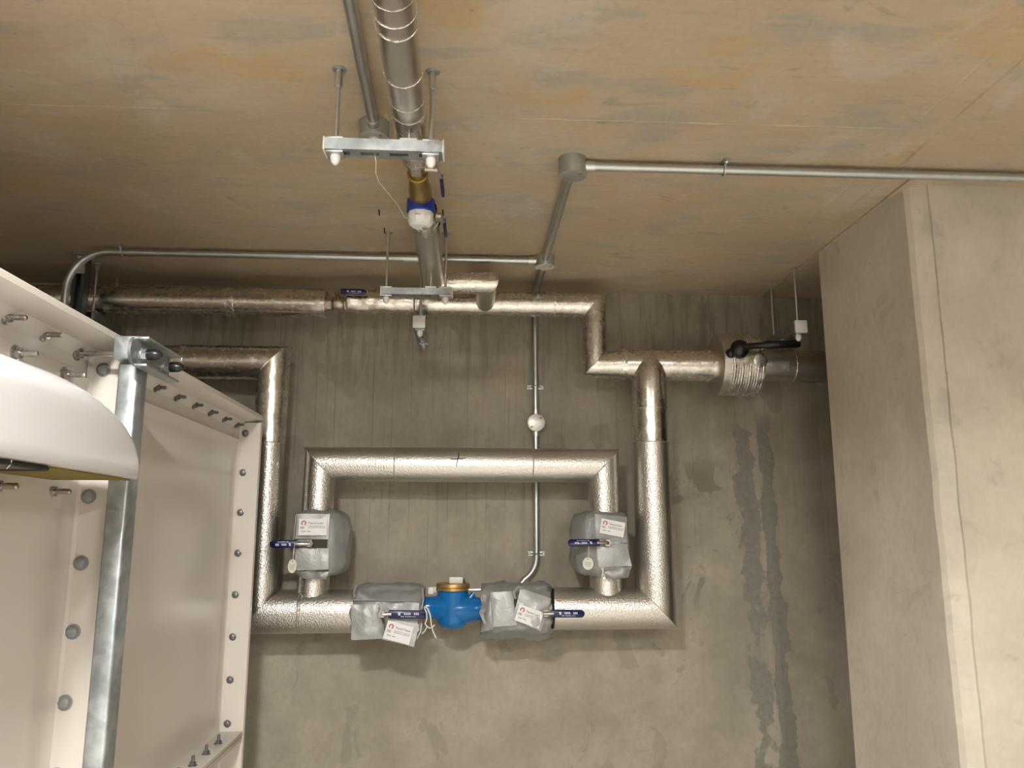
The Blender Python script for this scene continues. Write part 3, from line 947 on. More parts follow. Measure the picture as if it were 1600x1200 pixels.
obj('channel_nut', MB().box((1.196, 2.90, 0.712), (0.03, 0.03, 0.006), bevel=0.001).hexa((1.196, 2.90, 0.71), (1.196, 2.90, 0.695), 0.010), 'zinc', t)

# vertical channel dropping from the ceiling behind the tank
t = thing('drop_channel', (-1.395, 2.845, 0.5), 'dark vertical steel channel with a bolted foot, dropping from the ceiling behind the tank', 'channel')
mb = MB()
zc, zl = 0.21, 1.53
for k in (-1, 1):
    mb.box((-1.392 + k * 0.019, 2.845, zc), (0.003, 0.041, zl))
    mb.box((-1.392 + k * 0.0145, 2.826, zc), (0.009, 0.003, zl))
mb.box((-1.392, 2.864, zc), (0.041, 0.003, zl))
obj('channel', mb, 'slot', t)
br = obj('foot_bracket', MB().box((-1.392, 2.822, 0.938), (0.040, 0.004, 0.072), bevel=0.001).box((-1.392, 2.842, 0.976), (0.06, 0.06, 0.006)), 'galv', t)
for z in (0.962, 0.925):
    obj('bolt', MB().hexa((-1.392, 2.822, z), (-1.392, 2.812, z), 0.0085).rod((-1.392, 2.812, z), (-1.392, 2.808, z), 0.004, seg=10), 'zinc', br)


# ================================================================== conduits
CR = 0.0125
CZc = CEIL - 0.020

def conduit(label, pts, at):
    t = thing('conduit', at, label, 'conduit')
    obj('tube', MB().tube(pts, CR, 20), 'conduit', t)
    return t


def coupler(t, p, d, L=0.03, r=0.0158):
    p, d = V(p), V(d).normalized()
    obj('coupler', MB().rod(p, p + d * L, r, seg=20), 'zinc', t)


def saddle(t, p, axis, up):
    """spacer-bar saddle: base, strap round the tube and two screws; up points to the surface"""
    p, axis, up = V(p), V(axis).normalized(), V(up).normalized()
    s = axis.cross(up)
    R = Matrix((axis, s, up)).transposed()
    sd = obj('saddle', MB().tube([p + s * -0.034 + up * 0.014, p + s * -0.017 + up * 0.012] + [p + s * (-0.0142 * math.cos(a)) - up * (0.0142 * math.sin(a)) for a in [k * PI / 10 for k in range(11)]] + [p + s * 0.017 + up * 0.012, p + s * 0.034 + up * 0.014], 0.0035, 6)
             .box(p + up * 0.0165, (0.016, 0.066, 0.006), R), 'zinc', t)
    for k in (-1, 1):
        obj('screw', MB().lathe(p + s * k * 0.027 + up * 0.012, -up, [(0, 0.006), (0.003, 0.006), (0.006, 0.003), (0.006, 0)], 12), 'zinc', sd)


BX1, BY1 = 0.272, 1.985
BX2, BY2 = 0.272, 2.752
t = conduit('steel conduit across the ceiling from the round box to above the column', [(BX1 + 0.03, BY1, CZc), (ROOM_R, BY1, CZc)], (1.5, BY1, CZc))
coupler(t, (BX1 + 0.030, BY1, CZc), (1, 0, 0))
saddle(t, (0.683, BY1, CZc), (1, 0, 0), (0, 0, 1))
t = conduit('short steel conduit joining the two round ceiling boxes', [(BX1, BY1 + 0.03, CZc), (BX2, BY2 - 0.02, CZc)], (BX1, 2.37, CZc))
t = conduit('steel conduit along the ceiling that bends down behind the tank at left', [(BX2 - 0.03, BY2, CZc), (-1.26, BY2, CZc)] + arc((-1.26, BY2, CZc - 0.135), 0.135, 0, PI / 2, (0, 0, 1), (-1, 0, 0), 12) + [(-1.395, BY2, -0.6)], (-0.6, BY2, CZc))
coupler(t, (BX2 - 0.030, BY2, CZc), (-1, 0, 0))
coupler(t, (-0.235, BY2, CZc), (1, 0, 0), 0.05, 0.0145)
saddle(t, (-1.215, BY2, CZc), (1, 0, 0), (0, 0, 1))
WY = BACK - 0.020
t = conduit('vertical steel conduit on the wall, bent at both ends, passing the round wall box', [(BX2, BY2 + 0.03, CZc), (BX2, WY - 0.07, CZc)] + arc((BX2, WY - 0.07, CZc - 0.07), 0.07, 0, PI / 2, (0, 0, 1), (0, 1, 0), 8) + [(0.2745, WY, 0.45)], (0.2745, WY, 0.3))
obj('tube', MB().tube([(0.2745, WY, 0.40), (0.2755, WY, -0.10)] + arc((0.1755, WY, -0.10), 0.10, 0, 1.0, (1, 0, 0), (0, 0, -1), 10) + [(0.19, WY, -0.235)], CR, 20), 'conduit', t)
coupler(t, (0.2745, WY, 0.448), (0, 0, 1), 0.03)
coupler(t, (0.2748, WY, 0.402), (0, 0, -1), 0.03)
saddle(t, (0.2743, WY, 0.575), (0, 0, 1), (0, 1, 0))
saddle(t, (0.2757, WY, -0.087), (0, 0, 1), (0, 1, 0))
t = conduit('steel conduit running beside the overhead pipe to a round box', [(-0.200, -0.43, CZc), (-0.233, 1.79, CZc)], (-0.22, 1.0, CZc))
coupler(t, (-0.2325, 1.765, CZc), (-0.0157, 1, 0), 0.03)


def round_box(c, up, label, lidmat='cast', stub=None, r=0.0345, h=0.038):
    """round cast conduit box; up points to the surface it is fixed on"""
    c, up = V(c), V(up).normalized()
    t = thing('junction_box', c, label, 'box')
    obj('box_body', MB().lathe(c + up * 0.020, -up, [(0, r), (h - 0.004, r), (h, r - 0.001)], 36), 'cast', t)
    lid = obj('lid', MB().lathe(c + up * (0.020 - h), -up, [(0, r + 0.0008), (0.003, r + 0.0008), (0.0045, r - 0.002), (0.0045, 0)], 36), lidmat, t)
    s, u, d = frame(up)
    for k in (-1, 1):
        q = c + up * (0.020 - h - 0.0045) + (s * 0.7 + u * 0.7) * (k * 0.026)
        obj('screw', MB().lathe(q, -up, [(0, 0.0042), (0.0015, 0.004), (0.0025, 0.002), (0.0025, 0)], 10), 'brass', lid)
    if stub:
        obj('gland', MB().lathe(c + up * (0.020 - h), -up, [(0, 0.013), (0.018, 0.013), (0.02, 0.011), (0.028, 0.010), (0.03, 0.006)], 18), 'offwhite', t)
    return t
round_box((BX1, BY1, CZc), (0, 0, 1), 'large round cast box on the ceiling where two conduits meet at a corner', r=0.037, h=0.046)
round_box((BX2, BY2, CZc), (0, 0, 1), 'round box with pale lid on the ceiling near the wall, three conduits meeting', 'lid', h=0.042)
round_box((0.2745, WY, 0.426), (0, 1, 0), 'round box with pale lid on the vertical wall conduit', 'lid')
round_box((-0.235, 1.822, CZc), (0, 0, 1), 'round cast box with hanging gland beside the overhead pipe', stub=True, r=0.036)


# ================================================================== water meter on the wall loop
t = thing('water_meter', (-0.044, 3.0, -0.27), 'bright blue water meter with bronze collar between the two wrapped valves', 'meter')
mx = -0.045
body = MB()
body.lathe((mx, 3.0, -0.213), (0, 0, -1), [(0, 0.052), (0.004, 0.056), (0.05, 0.057), (0.085, 0.058), (0.105, 0.056), (0.118, 0.050), (0.128, 0.038), (0.133, 0.02), (0.134, 0)], 48)
body.lathe((mx, 3.0, -0.272), (-1, 0, 0), [(0, 0.056), (0.045, 0.050), (0.062, 0.040), (0.085, 0.0375), (0.10, 0.038)], 40)
body.lathe((mx, 3.0, -0.278), (1, 0, 0), [(0, 0.058), (0.045, 0.055), (0.065, 0.047), (0.090, 0.0415), (0.118, 0.040)], 40)
obj('meter_body', body, 'blue', t)
obj('lug', MB().rod((0.018, 2.985, -0.238), (0.030, 2.985, -0.222), 0.012, 0.009, seg=14), 'blue', t)
obj('bronze_collar', MB().lathe((mx, 3.0, -0.214), (0, 0, 1), [(0, 0.056), (0.002, 0.0605), (0.011, 0.0605), (0.013, 0.0585), (0.015, 0.0612), (0.026, 0.0605), (0.029, 0.056), (0.029, 0)], 48), 'bronze', t)
cap = obj('register_cap', MB().box((-0.034, 2.99, -0.175), (0.050, 0.056, 0.024), bevel=0.004), 'offwhite', t)
obj('cap_hinge', MB().box((-0.005, 2.992, -0.179), (0.008, 0.03, 0.014), bevel=0.002), 'black', cap)
side = obj('plug', MB().hexa((-0.105, 2.985, -0.209), (-0.113, 2.985, -0.209), 0.0115).box((-0.124, 2.985, -0.2115), (0.022, 0.024, 0.026), bevel=0.004), 'offwhite', t)
obj('test_spigot', MB().rod((0.012, 2.985, -0.209), (0.03, 2.985, -0.209), 0.0055, seg=14).rod((0.03, 2.985, -0.209), (0.058, 2.985, -0.209), 0.0075, seg=14).hexa((0.056, 2.985, -0.209), (0.066, 2.985, -0.209), 0.011), 'zinc', t)
obj('seal_wire', MB().tube([(0.066, 2.97, -0.222), (0.062, 2.955, -0.235), (0.058, 2.95, -0.25), (0.062, 2.952, -0.262), (0.070, 2.957, -0.262), (0.074, 2.965, -0.25)], 0.0018, 8), 'zinc', t)


# ================================================================== valve jackets
def soft_loft(rings_uv, place, nsub, amp, seed, fr=22, caps=True):
    """closed padded shape: rings of (u, v), put in space by place(u, v, k), crumpled by noise"""
    mb = MB()
    rs = []
    for k, r in enumerate(rings_uv):
        pts = []
        n = len(r)
        for i in range(n):
            a, b = V(r[i]), V(r[(i + 1) % n])
            for j in range(nsub):
                q = a.lerp(b, j / nsub)
                p = place(q.x, q.y, k)
                p = p + V((noise.noise(p * fr + V((seed, 0, 0))), noise.noise(p * fr + V((0, seed, 5))), noise.noise(p * fr + V((9, 2, seed))))) * amp
                pts.append(p)
        rs.append(pts)
    mb.loft(rs, (caps, caps))
    return mb


def smooth_outline(poly, rad=0.35):
    """cut each corner of a polygon twice so that padded edges read soft"""
    for _ in range(2):
        out = []
        n = len(poly)
        for i in range(n):
            a, b = V(poly[i]), V(poly[(i + 1) % n])
            out += [tuple(a.lerp(b, rad * 0.6)), tuple(a.lerp(b, 1 - rad * 0.6))]
        poly = out
    return poly


def flap(corners, th, bulge, seed, amp=0.0015, n=10, curl=0.0):
    """padded four-cornered flap (tl, tr, br, bl) facing -Y"""
    tl, tr, br, bl = [V(c) for c in corners]
    nrm = (tr - tl).cross(bl - tl).normalized()
    if nrm.y > 0: nrm = -nrm
    mb = MB()
    def surf(sgn):
        def fn(u, v):
            p = tl.lerp(tr, u).lerp(bl.lerp(br, u), v)
            e = min(1, 6 * min(u, 1 - u, v, 1 - v))
            w = noise.noise(p * 30 + V((seed, 0, 0))) * amp * 2 + math.sin(u * 5 + v * 3 + seed) * amp
            return p + nrm * (sgn * th * (0.25 + 0.75 * e) / 2 + bulge * math.sin(PI * u) * math.sin(PI * v) + w + curl * v * v)
        return fn
    mb.grid(surf(1), n, n)
    mb.grid(surf(-1), n, n)
    bm = mb.bm
    bmesh.ops.recalc_face_normals(bm, faces=bm.faces)
    edges = [e for e in bm.edges if len(e.link_faces) == 1]
    try:
        bmesh.ops.bridge_loops(bm, edges=edges)
    except Exception:
        pass
    return mb


def card(parent, tl, tr, bl, out=0.0012):
    """printed maker's card in its clear pouch: red ring emblem, dark word below it, two lines of heading and small print"""
    tl, tr, bl = V(tl), V(tr), V(bl)
    ex, ey = (tr - tl), (bl - tl)
    W, Hh = ex.length, ey.length
    ex.normalize(); ey = (ey - ex * ey.dot(ex)).normalized()
    nrm = ex.cross(ey).normalized()
    if nrm.y > 0: nrm = -nrm
    o = tl + nrm * out
    P = lambda u, v, h=0.0: o + ex * (u * W) + ey * (v * Hh) + nrm * h
    mb = MB().prism([P(0, 0), P(1, 0), P(1, 1), P(0, 1)], nrm, 0.0008)
    c = obj('label_card', mb, 'paper', parent, label='white printed card in a clear pouch')
    h = 0.0010
    def bars(items, mat, name='print'):
        m = MB()
        for u0, u1, v0, v1 in items:
            m.prism([P(u0, v0, h), P(u1, v0, h), P(u1, v1, h), P(u0, v1, h)], nrm, 0.0002)
        return obj(name, m, mat, c)
    m = MB()
    cc = P(0.175, 0.27, h)
    N = 22
    a_in, a_out = 0.080 * W * 0.62, 0.080 * W * 1.15
    for i in range(N - 4):
        a0, a1 = 2 * PI * i / N + 2.3, 2 * PI * (i + 1) / N + 2.3
        q = lambda a, r: cc + ex * (math.cos(a) * r) + ey * (math.sin(a) * r)
        m.prism([q(a0, a_in), q(a1, a_in), q(a1, a_out), q(a0, a_out)], nrm, 0.0002)
    obj('emblem', m, 'ink_red', c, label='red ring emblem')
    # lettering lies in the card's own plane
    R = Matrix((ex, -ey, nrm)).transposed().to_euler()
    f = lambda s, size, mat, u, v, sx: text('print', s, size, mat, c, P(u, v, h + 0.0002), R, sx=sx)
    f('rnbs', Hh * 0.27, 'ink_green', 0.05, 0.61, 0.52)
    f('Thermal Covers', Hh * 0.185, 'ink', 0.335, 0.33, 0.74)
    import random as rr
    rg = rr.Random(3)
    it = []
    for v0 in (0.43, 0.52):
        u = 0.33
        while u < 0.94:
            w = rg.uniform(0.025, 0.07)
            it.append((u, min(u + w, 0.95), v0, v0 + 0.05))
            u += w + 0.018
    bars(it, 'ink_grey')
    bars([(0.10 + k * 0.042, 0.10 + k * 0.042 + 0.034, 0.74, 0.80) for k in (0, 1, 2, 3, 5, 6, 7)], 'ink_grey')
    return c


# --- jackets on the two upright legs
def leg_jacket(axis_x, mirror, label):
    t = thing('valve_jacket', (axis_x, 2.98, -0.04), label, 'jacket')
    poly = [(-0.052, -0.118), (0.066, -0.118), (0.122, -0.050), (0.126, 0.045), (0.07, 0.085), (-0.05, 0.085), (-0.076, 0.03), (-0.072, -0.09)]
    if mirror:
        poly = [(-u, v) for u, v in poly][::-1]
    poly = smooth_outline(poly)
    zs = [(0.070, 0.60), (0.066, 0.72), (0.056, 0.90), (0.040, 0.985), (0.0, 1.0), (-0.03, 1.01), (-0.06, 1.01), (-0.10, 1.0), (-0.125, 0.985), (-0.142, 0.90), (-0.152, 0.74), (-0.158, 0.60)]
    rings = [[(u * k, v * k) for u, v in poly] for z, k in zs]
    mb = soft_loft(rings, lambda u, v, k: V((axis_x + u, 3.0 + v, zs[k][0])), 2, 0.012, axis_x * 7, 30)
    obj('padded_wrap', mb, 'fabric', t, sharp=60)
    return t

jl = leg_jacket(-0.545, False, 'silver padded jacket round the left leg of the bypass pipe')
y = 2.872
obj('front_flap', flap([(-0.590, y, 0.058), (-0.478, y + 0.004, 0.058), (-0.478, y, -0.030), (-0.592, y - 0.002, -0.028)], 0.006, 0.004, 1), 'fabric_pale', jl)
card(jl, (-0.580, y - 0.012, 0.041), (-0.484, y - 0.010, 0.041), (-0.582, y - 0.014, -0.016))
obj('front_flap', flap([(-0.591, y + 0.002, -0.060), (-0.476, y, -0.060), (-0.474, y, -0.132), (-0.590, y + 0.004, -0.136)], 0.006, 0.004, 2), 'fabric_pale', jl)
obj('slit_shade', MB().box((-0.509, y + 0.003, -0.045), (0.052, 0.003, 0.034)), 'gap_shade', jl)  # dark sheet painted as the shade inside the slit
obj('gathered_hem', flap([(-0.575, y + 0.02, -0.138), (-0.475, y + 0.02, -0.136), (-0.485, y + 0.03, -0.165), (-0.565, y + 0.03, -0.165)], 0.008, 0.004, 8, 0.004), 'fabric', jl)
obj('tie_cord', MB().tube([(-0.594, y, 0.056), (-0.5965, y - 0.002, 0.0), (-0.596, y - 0.003, -0.12)], 0.0011, 6), 'rope', jl)

jr = leg_jacket(0.514, True, 'shaded silver padded jacket round the right leg of the bypass pipe')
y = 2.874
obj('front_flap', flap([(0.458, y, 0.060), (0.576, y + 0.01, 0.050), (0.574, y + 0.008, -0.042), (0.462, y, -0.026)], 0.006, 0.004, 4), 'fabric', jr)
card(jr, (0.481, y - 0.011, 0.045), (0.567, y - 0.005, 0.029), (0.476, y - 0.012, -0.007))
obj('front_flap', flap([(0.462, y, -0.046), (0.574, y + 0.006, -0.044), (0.588, y + 0.006, -0.122), (0.468, y - 0.002, -0.124)], 0.006, 0.005, 5), 'fabric_pale', jr)
obj('gathered_hem', flap([(0.486, y + 0.02, -0.124), (0.590, y + 0.02, -0.124), (0.582, y + 0.04, -0.166), (0.500, y + 0.03, -0.166)], 0.010, 0.004, 9, 0.006), 'fabric', jr)
obj('tie_cord', MB().tube([(0.478, y + 0.004, -0.124), (0.484, y, -0.14), (0.480, y, -0.158)], 0.0022, 6), 'rope', jr)
obj('tie_cord', MB().tube([(0.486, y + 0.004, -0.124), (0.484, y, -0.145), (0.490, y, -0.158)], 0.0022, 6), 'rope', jr)


def handle_valve(name_at, p0, p1, nrm, label, stem, w=0.029):
    t = thing('ball_valve', name_at, label, 'valve')
    obj('stem', MB().rod(stem[0], stem[1], 0.011, seg=14).hexa(V(stem[1]) - V((0, 0.001, 0)), V(stem[1]) - V((0, 0.010, 0)), 0.013), 'steel', t)
    d = (V(p1) - V(p0)).normalized()
    a = V(p0) - d * 0.045
    obj('steel_arm', MB().tube([V(stem[1]) + V((0, -0.004, 0)), a.lerp(V(p0), 0.5), V(p0) + d * 0.01], [0.008, 0.007, 0.007], 10), 'steel', t)
    lever(t, p0, p1, w, 0.009, nrm)
    return t
handle_valve((-0.54, 2.9, -0.045), (-0.578, 2.850, -0.045), (-0.674, 2.850, -0.046), (0, -1, 0), 'navy valve lever pointing left from the left leg jacket', ((-0.540, 2.93, -0.044), (-0.540, 2.862, -0.044)), 0.027)
handle_valve((0.50, 2.9, -0.041), (0.470, 2.848, -0.040), (0.357, 2.844, -0.041), (0, -1, 0.35), 'navy valve lever pointing left from the right leg jacket', ((0.500, 2.93, -0.041), (0.500, 2.862, -0.041)), 0.025)

# --- jackets on the horizontal pipe
def flat_jacket(x0, x1, zc, prof, label, seed, ends):
    t = thing('valve_jacket', ((x0 + x1) / 2, 3.0, zc), label, 'jacket')
    poly = smooth_outline(prof, 0.3)
    n = 12
    rings = []
    xs = []
    for k in range(n + 1):
        q = k / n
        e = min(q, 1 - q)
        xs.append(x0 + (x1 - x0) * q)
        s = ends + (1 - ends) * min(1, e * 7) ** 0.5
        rings.append([(u * s, v * s) for u, v in poly])
    mb = soft_loft(rings, lambda u, v, k: V((xs[k], 3.0 + u, zc + v)), 2, 0.013, seed, 30)
    obj('padded_wrap', mb, 'fabric', t, sharp=60)
    return t
# outline in (y, z): u is depth from the pipe axis
j1 = flat_jacket(-0.398, -0.148, -0.284, [(-0.085, -0.060), (-0.098, 0.0), (-0.082, 0.050), (-0.03, 0.092), (0.06, 0.096), (0.095, 0.03), (0.08, -0.06), (0.0, -0.095)], 'silver padded jacket left of the blue meter with hanging flaps', 2.0, 0.86)
y = 2.892
obj('hanging_flap', flap([(-0.394, y, -0.252), (-0.302, y, -0.252), (-0.270, y + 0.006, -0.366), (-0.390, y + 0.002, -0.370)], 0.008, 0.006, 3, 0.004), 'fabric_pale', j1)
obj('rear_flap', flap([(-0.300, y + 0.004, -0.250), (-0.160, y + 0.004, -0.248), (-0.165, y - 0.006, -0.352), (-0.262, y - 0.006, -0.330)], 0.007, 0.004, 6, 0.003), 'fabric', j1)
obj('pouch', flap([(-0.262, y - 0.012, -0.296), (-0.158, y - 0.012, -0.318), (-0.174, y - 0.014, -0.392), (-0.284, y - 0.014, -0.366)], 0.003, 0.001, 7, 0.0008), 'fabric_pale', j1)
card(j1, (-0.264, y - 0.017, -0.303), (-0.176, y - 0.017, -0.326), (-0.278, y - 0.019, -0.362))
obj('seam_piping', MB().tube([(-0.398, 2.915, -0.238), (-0.30, 2.908, -0.240), (-0.18, 2.906, -0.242)], 0.0016, 6), 'fabric_pale', j1)
obj('lacing', MB().tube([(-0.385, 2.95, -0.190), (-0.392, 2.93, -0.215), (-0.386, 2.92, -0.23)], 0.003, 6), 'fabric_pale', j1)
obj('lacing', MB().tube([(-0.152, 2.93, -0.20), (-0.146, 2.91, -0.235), (-0.152, 2.905, -0.27)], 0.003, 6), 'fabric_pale', j1)
obj('strap', MB().tube([(-0.166, 2.885, -0.318), (-0.158, 2.88, -0.335), (-0.176, 2.88, -0.352)], 0.003, 6), 'fabric_pale', j1)
obj('strap', MB().tube([(-0.150, 2.885, -0.315), (-0.152, 2.88, -0.34), (-0.165, 2.88, -0.365)], 0.003, 6), 'fabric_pale', j1)

j2 = flat_jacket(0.058, 0.308, -0.280, [(-0.092, -0.065), (-0.105, 0.0), (-0.088, 0.055), (-0.04, 0.092), (0.06, 0.096), (0.098, 0.03), (0.088, -0.07), (0.0, -0.108)], 'grey padded jacket right of the blue meter with two front flaps', 5.0, 0.92)
y = 2.884
obj('front_flap', flap([(0.088, y + 0.012, -0.212), (0.166, y + 0.010, -0.208), (0.180, y, -0.322), (0.100, y + 0.002, -0.328)], 0.007, 0.003, 12, 0.0015), 'fabric_pale', j2)
obj('pouch', flap([(0.193, y + 0.004, -0.196), (0.302, y + 0.010, -0.234), (0.262, y - 0.010, -0.342), (0.166, y - 0.008, -0.300)], 0.008, 0.006, 14, 0.003), 'fabric_pale', j2)
card(j2, (0.189, y - 0.014, -0.250), (0.273, y - 0.012, -0.279), (0.170, y - 0.016, -0.303))
obj('strap_loop', MB().tube([(0.176, y + 0.01, -0.232), (0.168, y - 0.004, -0.208), (0.184, y - 0.008, -0.192), (0.200, y + 0.0, -0.196)], 0.006, 8), 'fabric', j2)
obj('fold_shade', MB().box((0.176, y + 0.010, -0.24), (0.010, 0.004, 0.045), bevel=0.001), 'gap_shade', j2)  # dark block in place of the shade between the two flaps
obj('side_flap', flap([(0.062, y + 0.03, -0.222), (0.090, y + 0.012, -0.226), (0.100, y + 0.004, -0.335), (0.056, y + 0.03, -0.35)], 0.006, 0.004, 15, 0.003), 'fabric', j2)
obj('end_lacing', MB().tube([(0.314, 2.95, -0.205), (0.312, 2.93, -0.24), (0.316, 2.925, -0.29), (0.312, 2.94, -0.34)], 0.005, 8), 'black', j2)

handle_valve((-0.28, 2.9, -0.282), (-0.262, 2.858, -0.281), (-0.130, 2.858, -0.283), (0, -1, 0), 'navy valve lever pointing right on the jacket left of the meter', ((-0.285, 2.93, -0.281), (-0.285, 2.862, -0.281)), 0.028)
handle_valve((0.29, 2.9, -0.281), (0.296, 2.856, -0.281), (0.414, 2.856, -0.282), (0, -1, 0), 'navy valve lever over the clad pipe right of the grey jacket', ((0.280, 2.93, -0.281), (0.280, 2.868, -0.281)), 0.026)

# --- string and disc tags
t = thing('white_string', (-0.13, 2.85, -0.30), 'white string looped round the lever end left of the blue meter', 'string')
obj('loop', MB().tube([(-0.140, 2.850, -0.258), (-0.136, 2.846, -0.255), (-0.128, 2.848, -0.262), (-0.119, 2.85, -0.285), (-0.115, 2.852, -0.315), (-0.108, 2.852, -0.340), (-0.098, 2.852, -0.360)], 0.0026, 8), 'rope', t)
obj('loop', MB().tube([(-0.140, 2.848, -0.260), (-0.132, 2.845, -0.275), (-0.130, 2.845, -0.295), (-0.136, 2.846, -0.312), (-0.129, 2.846, -0.322), (-0.136, 2.848, -0.335), (-0.146, 2.848, -0.345)], 0.0024, 8), 'rope', t)
obj('knot', MB().tube([(-0.131, 2.845, -0.318), (-0.122, 2.843, -0.326), (-0.112, 2.845, -0.325), (-0.104, 2.848, -0.316)], 0.0024, 8), 'rope', t)

def disc_tag(c, rx, rz, tilt, label, top):
    c = V(c)
    t = thing('disc_tag', c, label, 'tag')
    mb = MB()
    N = 28
    rings = []
    for h in (0.0, 0.0015):
        rings.append([c + V((math.cos(2 * PI * i / N) * rx, -h + math.sin(2 * PI * i / N) * tilt, math.sin(2 * PI * i / N) * rz)) for i in range(N)])
    mb.loft(rings)
    d = obj('disc', mb, 'tag', t)
    m = MB()
    for v, us in ((0.15, (-.5, -.2, .1, .4)), (-0.12, (-.55, -.25, .05, .35)), (-0.4, (-.35, -.05, .25))):
        for u in us:
            m.box(c + V((u * rx + 0.001, -0.0019 + v * tilt, v * rz)), (rx * 0.2, 0.0004, rz * 0.13))
    obj('stamped_figures', m, 'ink_grey', d)
    obj('eyelet', MB().lathe(c + V((0, -0.0015 + 0.7 * tilt, rz * 0.74)), (0, -1, 0), [(0, 0.0022), (0.0005, 0.0022), (0.0006, 0)], 12), 'black', d)
    obj('string', MB().tube([c + V((0, -0.002, rz * 0.74)), (c + V(top)) * 0.5 + V((0.001, 0, 0.004)), V(top)] if False else [c + V((0, -0.002, rz * 0.74)), c.lerp(V(top), 0.55) + V((0.0015, -0.002, 0)), V(top)], 0.0009, 6), 'rope', t)
disc_tag((-0.594, 2.852, -0.120), 0.0150, 0.0230, 0.002, 'oval cream disc tag hanging on string from the left leg lever', (-0.588, 2.842, -0.040))
disc_tag((0.428, 2.852, -0.112), 0.0190, 0.0215, 0.002, 'round cream disc tag hanging from the right leg lever', (0.430, 2.842, -0.046))


# ================================================================== sectional tank
XF, XO = -0.775, -0.700            # panel face, flange edge
YN, YFAR = 1.650, 2.752            # the two upright flanges in view
ZT, ZB = 0.380, -0.640             # top flange, lower flange
tank = thing('water_tank', (-1.5, 1.6, FLOOR), 'beige sectional water tank with bolted outside flanges', 'tank')
obj('tank_body', MB().box((-1.52, 1.60, -0.585), (1.44, 2.26, 1.83)), 'grp', tank)
obj('plinth', MB().box((-1.50, 1.60, -1.55), (1.5, 2.3, 0.10)), 'floor', tank)
obj('roof_deck', MB().box((-1.50, 1.62, ZT - 0.012), (1.44, 2.24, 0.02)), 'grp', tank)

def panel(y0, y1, z0, z1, bulge):
    mb = MB()
    ym, zm = (y0 + y1) / 2, (z0 + z1) / 2
    hy, hz = (y1 - y0) / 2, (z1 - z0) / 2
    def fn(u, v):
        y, z = y0 + (y1 - y0) * u, z0 + (z1 - z0) * v
        d = min(hy - abs(y - ym), hz - abs(z - zm))
        s = min(1, max(0, (d - 0.04) / 0.10))
        s = s * s * (3 - 2 * s)
        a, b = abs(y - ym) / hy, abs(z - zm) / hz
        dome = 1 - max(a, b)
        f = min(1, max(0, (0.030 - d) / 0.030))          # round fillet running out into the flanges
        return V((XF + bulge * s * (0.45 + 0.55 * dome) + 0.012 * f * f, y, z))
    mb.grid(fn, 64, 64)
    return obj('panel', mb, 'grp', tank, sharp=60)

panel(YN, YFAR, ZB, 0.300, 0.030)
panel(0.50, YN, ZB, 0.300, 0.030)
panel(YN, YFAR, -1.50, ZB, 0.030)
panel(0.50, YN, -1.50, ZB, 0.030)
# plain bolting band above the panels and the roof flange over it
obj('top_band', MB().box((XF - 0.004, 1.625, 0.335), (0.012, 2.26, 0.09)), 'grp', tank)
mb = MB()
prof = [(XF - 0.01, ZT + 0.006), (XO - 0.002, ZT + 0.007), (XO, ZT + 0.004), (XO, ZT - 0.006), (XO - 0.004, ZT - 0.0085), (XF + 0.022, ZT - 0.018), (XF + 0.006, ZT - 0.034), (XF - 0.002, ZT - 0.05), (XF - 0.01, ZT - 0.05)]
mb.loft([[V((x, y, z)) for x, z in prof] for y in (0.5, YFAR + 0.006)])
obj('roof_flange', mb, 'grp', tank, sharp=25)

def upright_flange(y, z0, z1, th=0.012):
    mb = MB()
    prof = [(XF - 0.01, y), (XF + 0.004, y - 0.012), (XF + 0.012, y - th / 2), (XO - 0.002, y - th / 2), (XO, y - th / 2 + 0.002), (XO, y + th / 2), (XF + 0.012, y + th / 2), (XF + 0.004, y + 0.012)]
    mb.loft([[V((x, yy, z)) for x, yy in prof] for z in (z0, z1)])
    return obj('upright_flange', mb, 'grp', tank, sharp=25)
upright_flange(YN, -1.5, ZT - 0.03)
upright_flange(YFAR - 0.004, -1.5, ZT - 0.02, 0.010)
upright_flange(YFAR + 0.008, -1.5, ZT - 0.02, 0.008)
def level_flange(y0, y1, z, th):
    return obj('level_flange', MB().box(((XF + XO) / 2 - 0.003, (y0 + y1) / 2, z), (XO - XF + 0.004, y1 - y0, th), bevel=0.0015), 'grp', tank)
level_flange(YN + 0.006, YFAR - 0.008, ZB + 0.007, 0.012)
level_flange(YN + 0.006, YFAR - 0.008, ZB - 0.007, 0.012)
level_flange(0.5, YN - 0.006, ZB, 0.024)

# bolts: one of each kind is built, the rest are copies
def stud_mesh(L, r):
    mb = MB()
    mb.lathe((0, 0, 0), (1, 0, 0), [(0, r * 2.6), (0.002, r * 2.6), (0.0025, r * 2.3)], 20)
    mb.hexa((0.002, 0, 0), (0.011, 0, 0), r * 1.85)
    mb.rod((0.010, 0, 0), (L, 0, 0), r, seg=12)
    mb.rod((L, 0, 0), (L + 0.002, 0, 0), r, r * 0.7, seg=12)
    return mb
def place_all(src_mb, mat, spots, name='bolt'):
    first = None
    for p in spots:
        if first is None:
            first = obj(name, src_mb, mat, None, at=(0, 0, 0))
            put(first, p, tank)
        else:
            again(first, p, tank)
    return first
place_all(stud_mesh(0.034, 0.0050), 'steel', [(XF + 0.003, 1.337 + 0.1205 * k, 0.349) for k in (-2, -1, 0, 1)])
place_all(stud_mesh(0.026, 0.0046), 'dark_steel', [(XF + 0.004, 1.992 + 0.1405 * k, 0.347) for k in range(6)])
